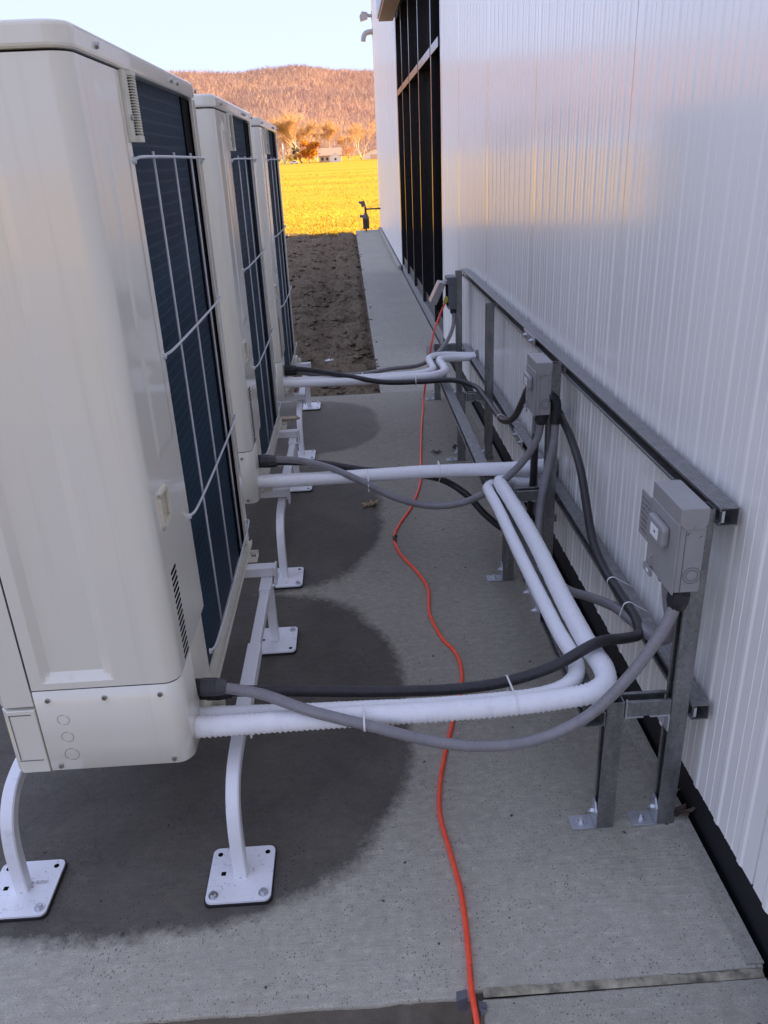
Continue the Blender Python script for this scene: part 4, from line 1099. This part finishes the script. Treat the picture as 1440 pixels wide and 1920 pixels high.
tube('tape_wrap', [(.132, 3.225, .0068), (.125, 3.198, .0068), (.127, 3.165, .0068)], .0078, 'rubber_black', o, p0, n=10, step=.006)
MB().cyl((.634, 5.402, .700), (.612, 5.39, .664), .020, .013, n=12).build('plug', 'yellow_plug', o, p0, bevel=.002)
sy = Matrix.Translation(Vector((.1645, 1.128, .01275))-Vector(p0)) @ Matrix.Rotation(R(-93), 4, 'Z')
text_mesh('BUILDING', .0085, 'lettering', 'ink', o, sy)

# ------------------------------------------------------------------ small things on the ground
tp = MB(); tp.add([(.128, 1.056, .003), (.151, 1.062, .004), (.152, 1.080, .0035), (.130, 1.077, .002), (.131, 1.050, -.02), (.150, 1.052, -.022)], [(0, 1, 2, 3), (0, 4, 5, 1)])
tp.add([(.172, 1.056, .001), (.187, 1.050, .003), (.184, 1.034, .001), (.176, 1.028, -.010), (.171, 1.04, .004), (.188, 1.042, -.002)], [(0, 1, 4), (4, 1, 5, 2), (4, 2, 3)])
o = tp.build('duct_tape', 'duct_tape', org=(.15, 1.06, 0)); tag(o, 'crumpled grey tape scrap under the orange cord at the pad edge', 'tape')
def leaf(loc, s, label, mat, seed, group=None, name='fallen_leaf', cat='leaf'):
    rnd = random.Random(seed); mb = MB(); n = 26; c = Vector((0, 0, .012*s/.06))
    ring = []
    for i in range(n):
        a = 2*math.pi*i/n; rr = s*(.30+.62*abs(math.cos(a*2.5+.3))**1.5+.15*rnd.random())
        ring.append(Vector((rr*math.cos(a), rr*.62*math.sin(a), .004+.55*s*rnd.random()*(rr/s))))
    mb.add([c]+ring, [(0, i+1, (i+1) % n+1) for i in range(n)])
    o = thing(name, loc, label, cat, group)
    bl = mb.build('blade', mat, o)
    md = bl.modifiers.new('thick', 'SOLIDIFY'); md.thickness = .0006
    tube('stalk', [(-s*.4, 0, .006), (-s*.8, -.1*s, .01), (-s*1.15, -.35*s, .004)], .0012, mat, o, n=5, step=.01)
    o.rotation_euler.z = rnd.uniform(-.6, .6)
    return o
leaf((.03, 3.60, 0), .055, 'curled tan leaf on the pad between the units and the orange cord', 'dry_leaf', 1, 'fallen leaves')
leaf((.757, 1.50, .006), .040, 'brown leaf between the nearest post and the black wall base', 'dark_leaf', 2, 'fallen leaves')
leaf((.752, 1.56, .006), .032, 'tan leaf scrap by the wall base behind the nearest post', 'dry_leaf', 3, 'fallen leaves')
leaf((.745, 2.02, .006), .022, 'small leaf on the black strip at the wall foot', 'dry_leaf', 4, 'fallen leaves')
leaf((.58, 4.35, 0), .060, 'large dark leaf under the third arm of the rack', 'dark_leaf', 5, 'fallen leaves')
leaf((.43, 4.30, 0), .035, 'dark leaf left of the third short post', 'dark_leaf', 6, 'fallen leaves')
leaf((-.235, 7.25, soil_h(-.235, 7.25)+.035), .060, 'white scrap of litter on the bare soil', 'litter_white', 7, None, 'paper_litter', 'litter')
o = thing('wood_scrap', (-.40, 4.05, .326), 'ragged wood scrap behind the foot of the middle unit', 'wood scrap')
mb = MB(); mb.prism([(-.045, -.02), (.05, -.028), (.085, -.005), (.06, .012), (.075, .025), (-.045, .022)], 'z', .0, .012); mb.build('piece', 'wood_scrap', o, bevel=.001)
rnd = random.Random(21)
mb = MB()
for _ in range(240):
    x, y = rnd.uniform(-.9, .72), rnd.uniform(1.1, 5.6); s = rnd.uniform(.0012, .0042); a = rnd.random()*3
    dx, dy = math.cos(a)*s, math.sin(a)*s
    mb.add([(x-dx*1.6, y-dy*1.6, .0004), (x+dy, y-dx, .0004), (x+dx*1.6, y+dy*1.6, .0004), (x-dy, y+dx, .0004), (x, y, .0004+s)], [(0, 1, 4), (1, 2, 4), (2, 3, 4), (3, 0, 4)])
o = mb.build('grit', 'dark_leaf'); tag(o, 'dark grit and specks scattered on the concrete pad', 'grit', kind='stuff')
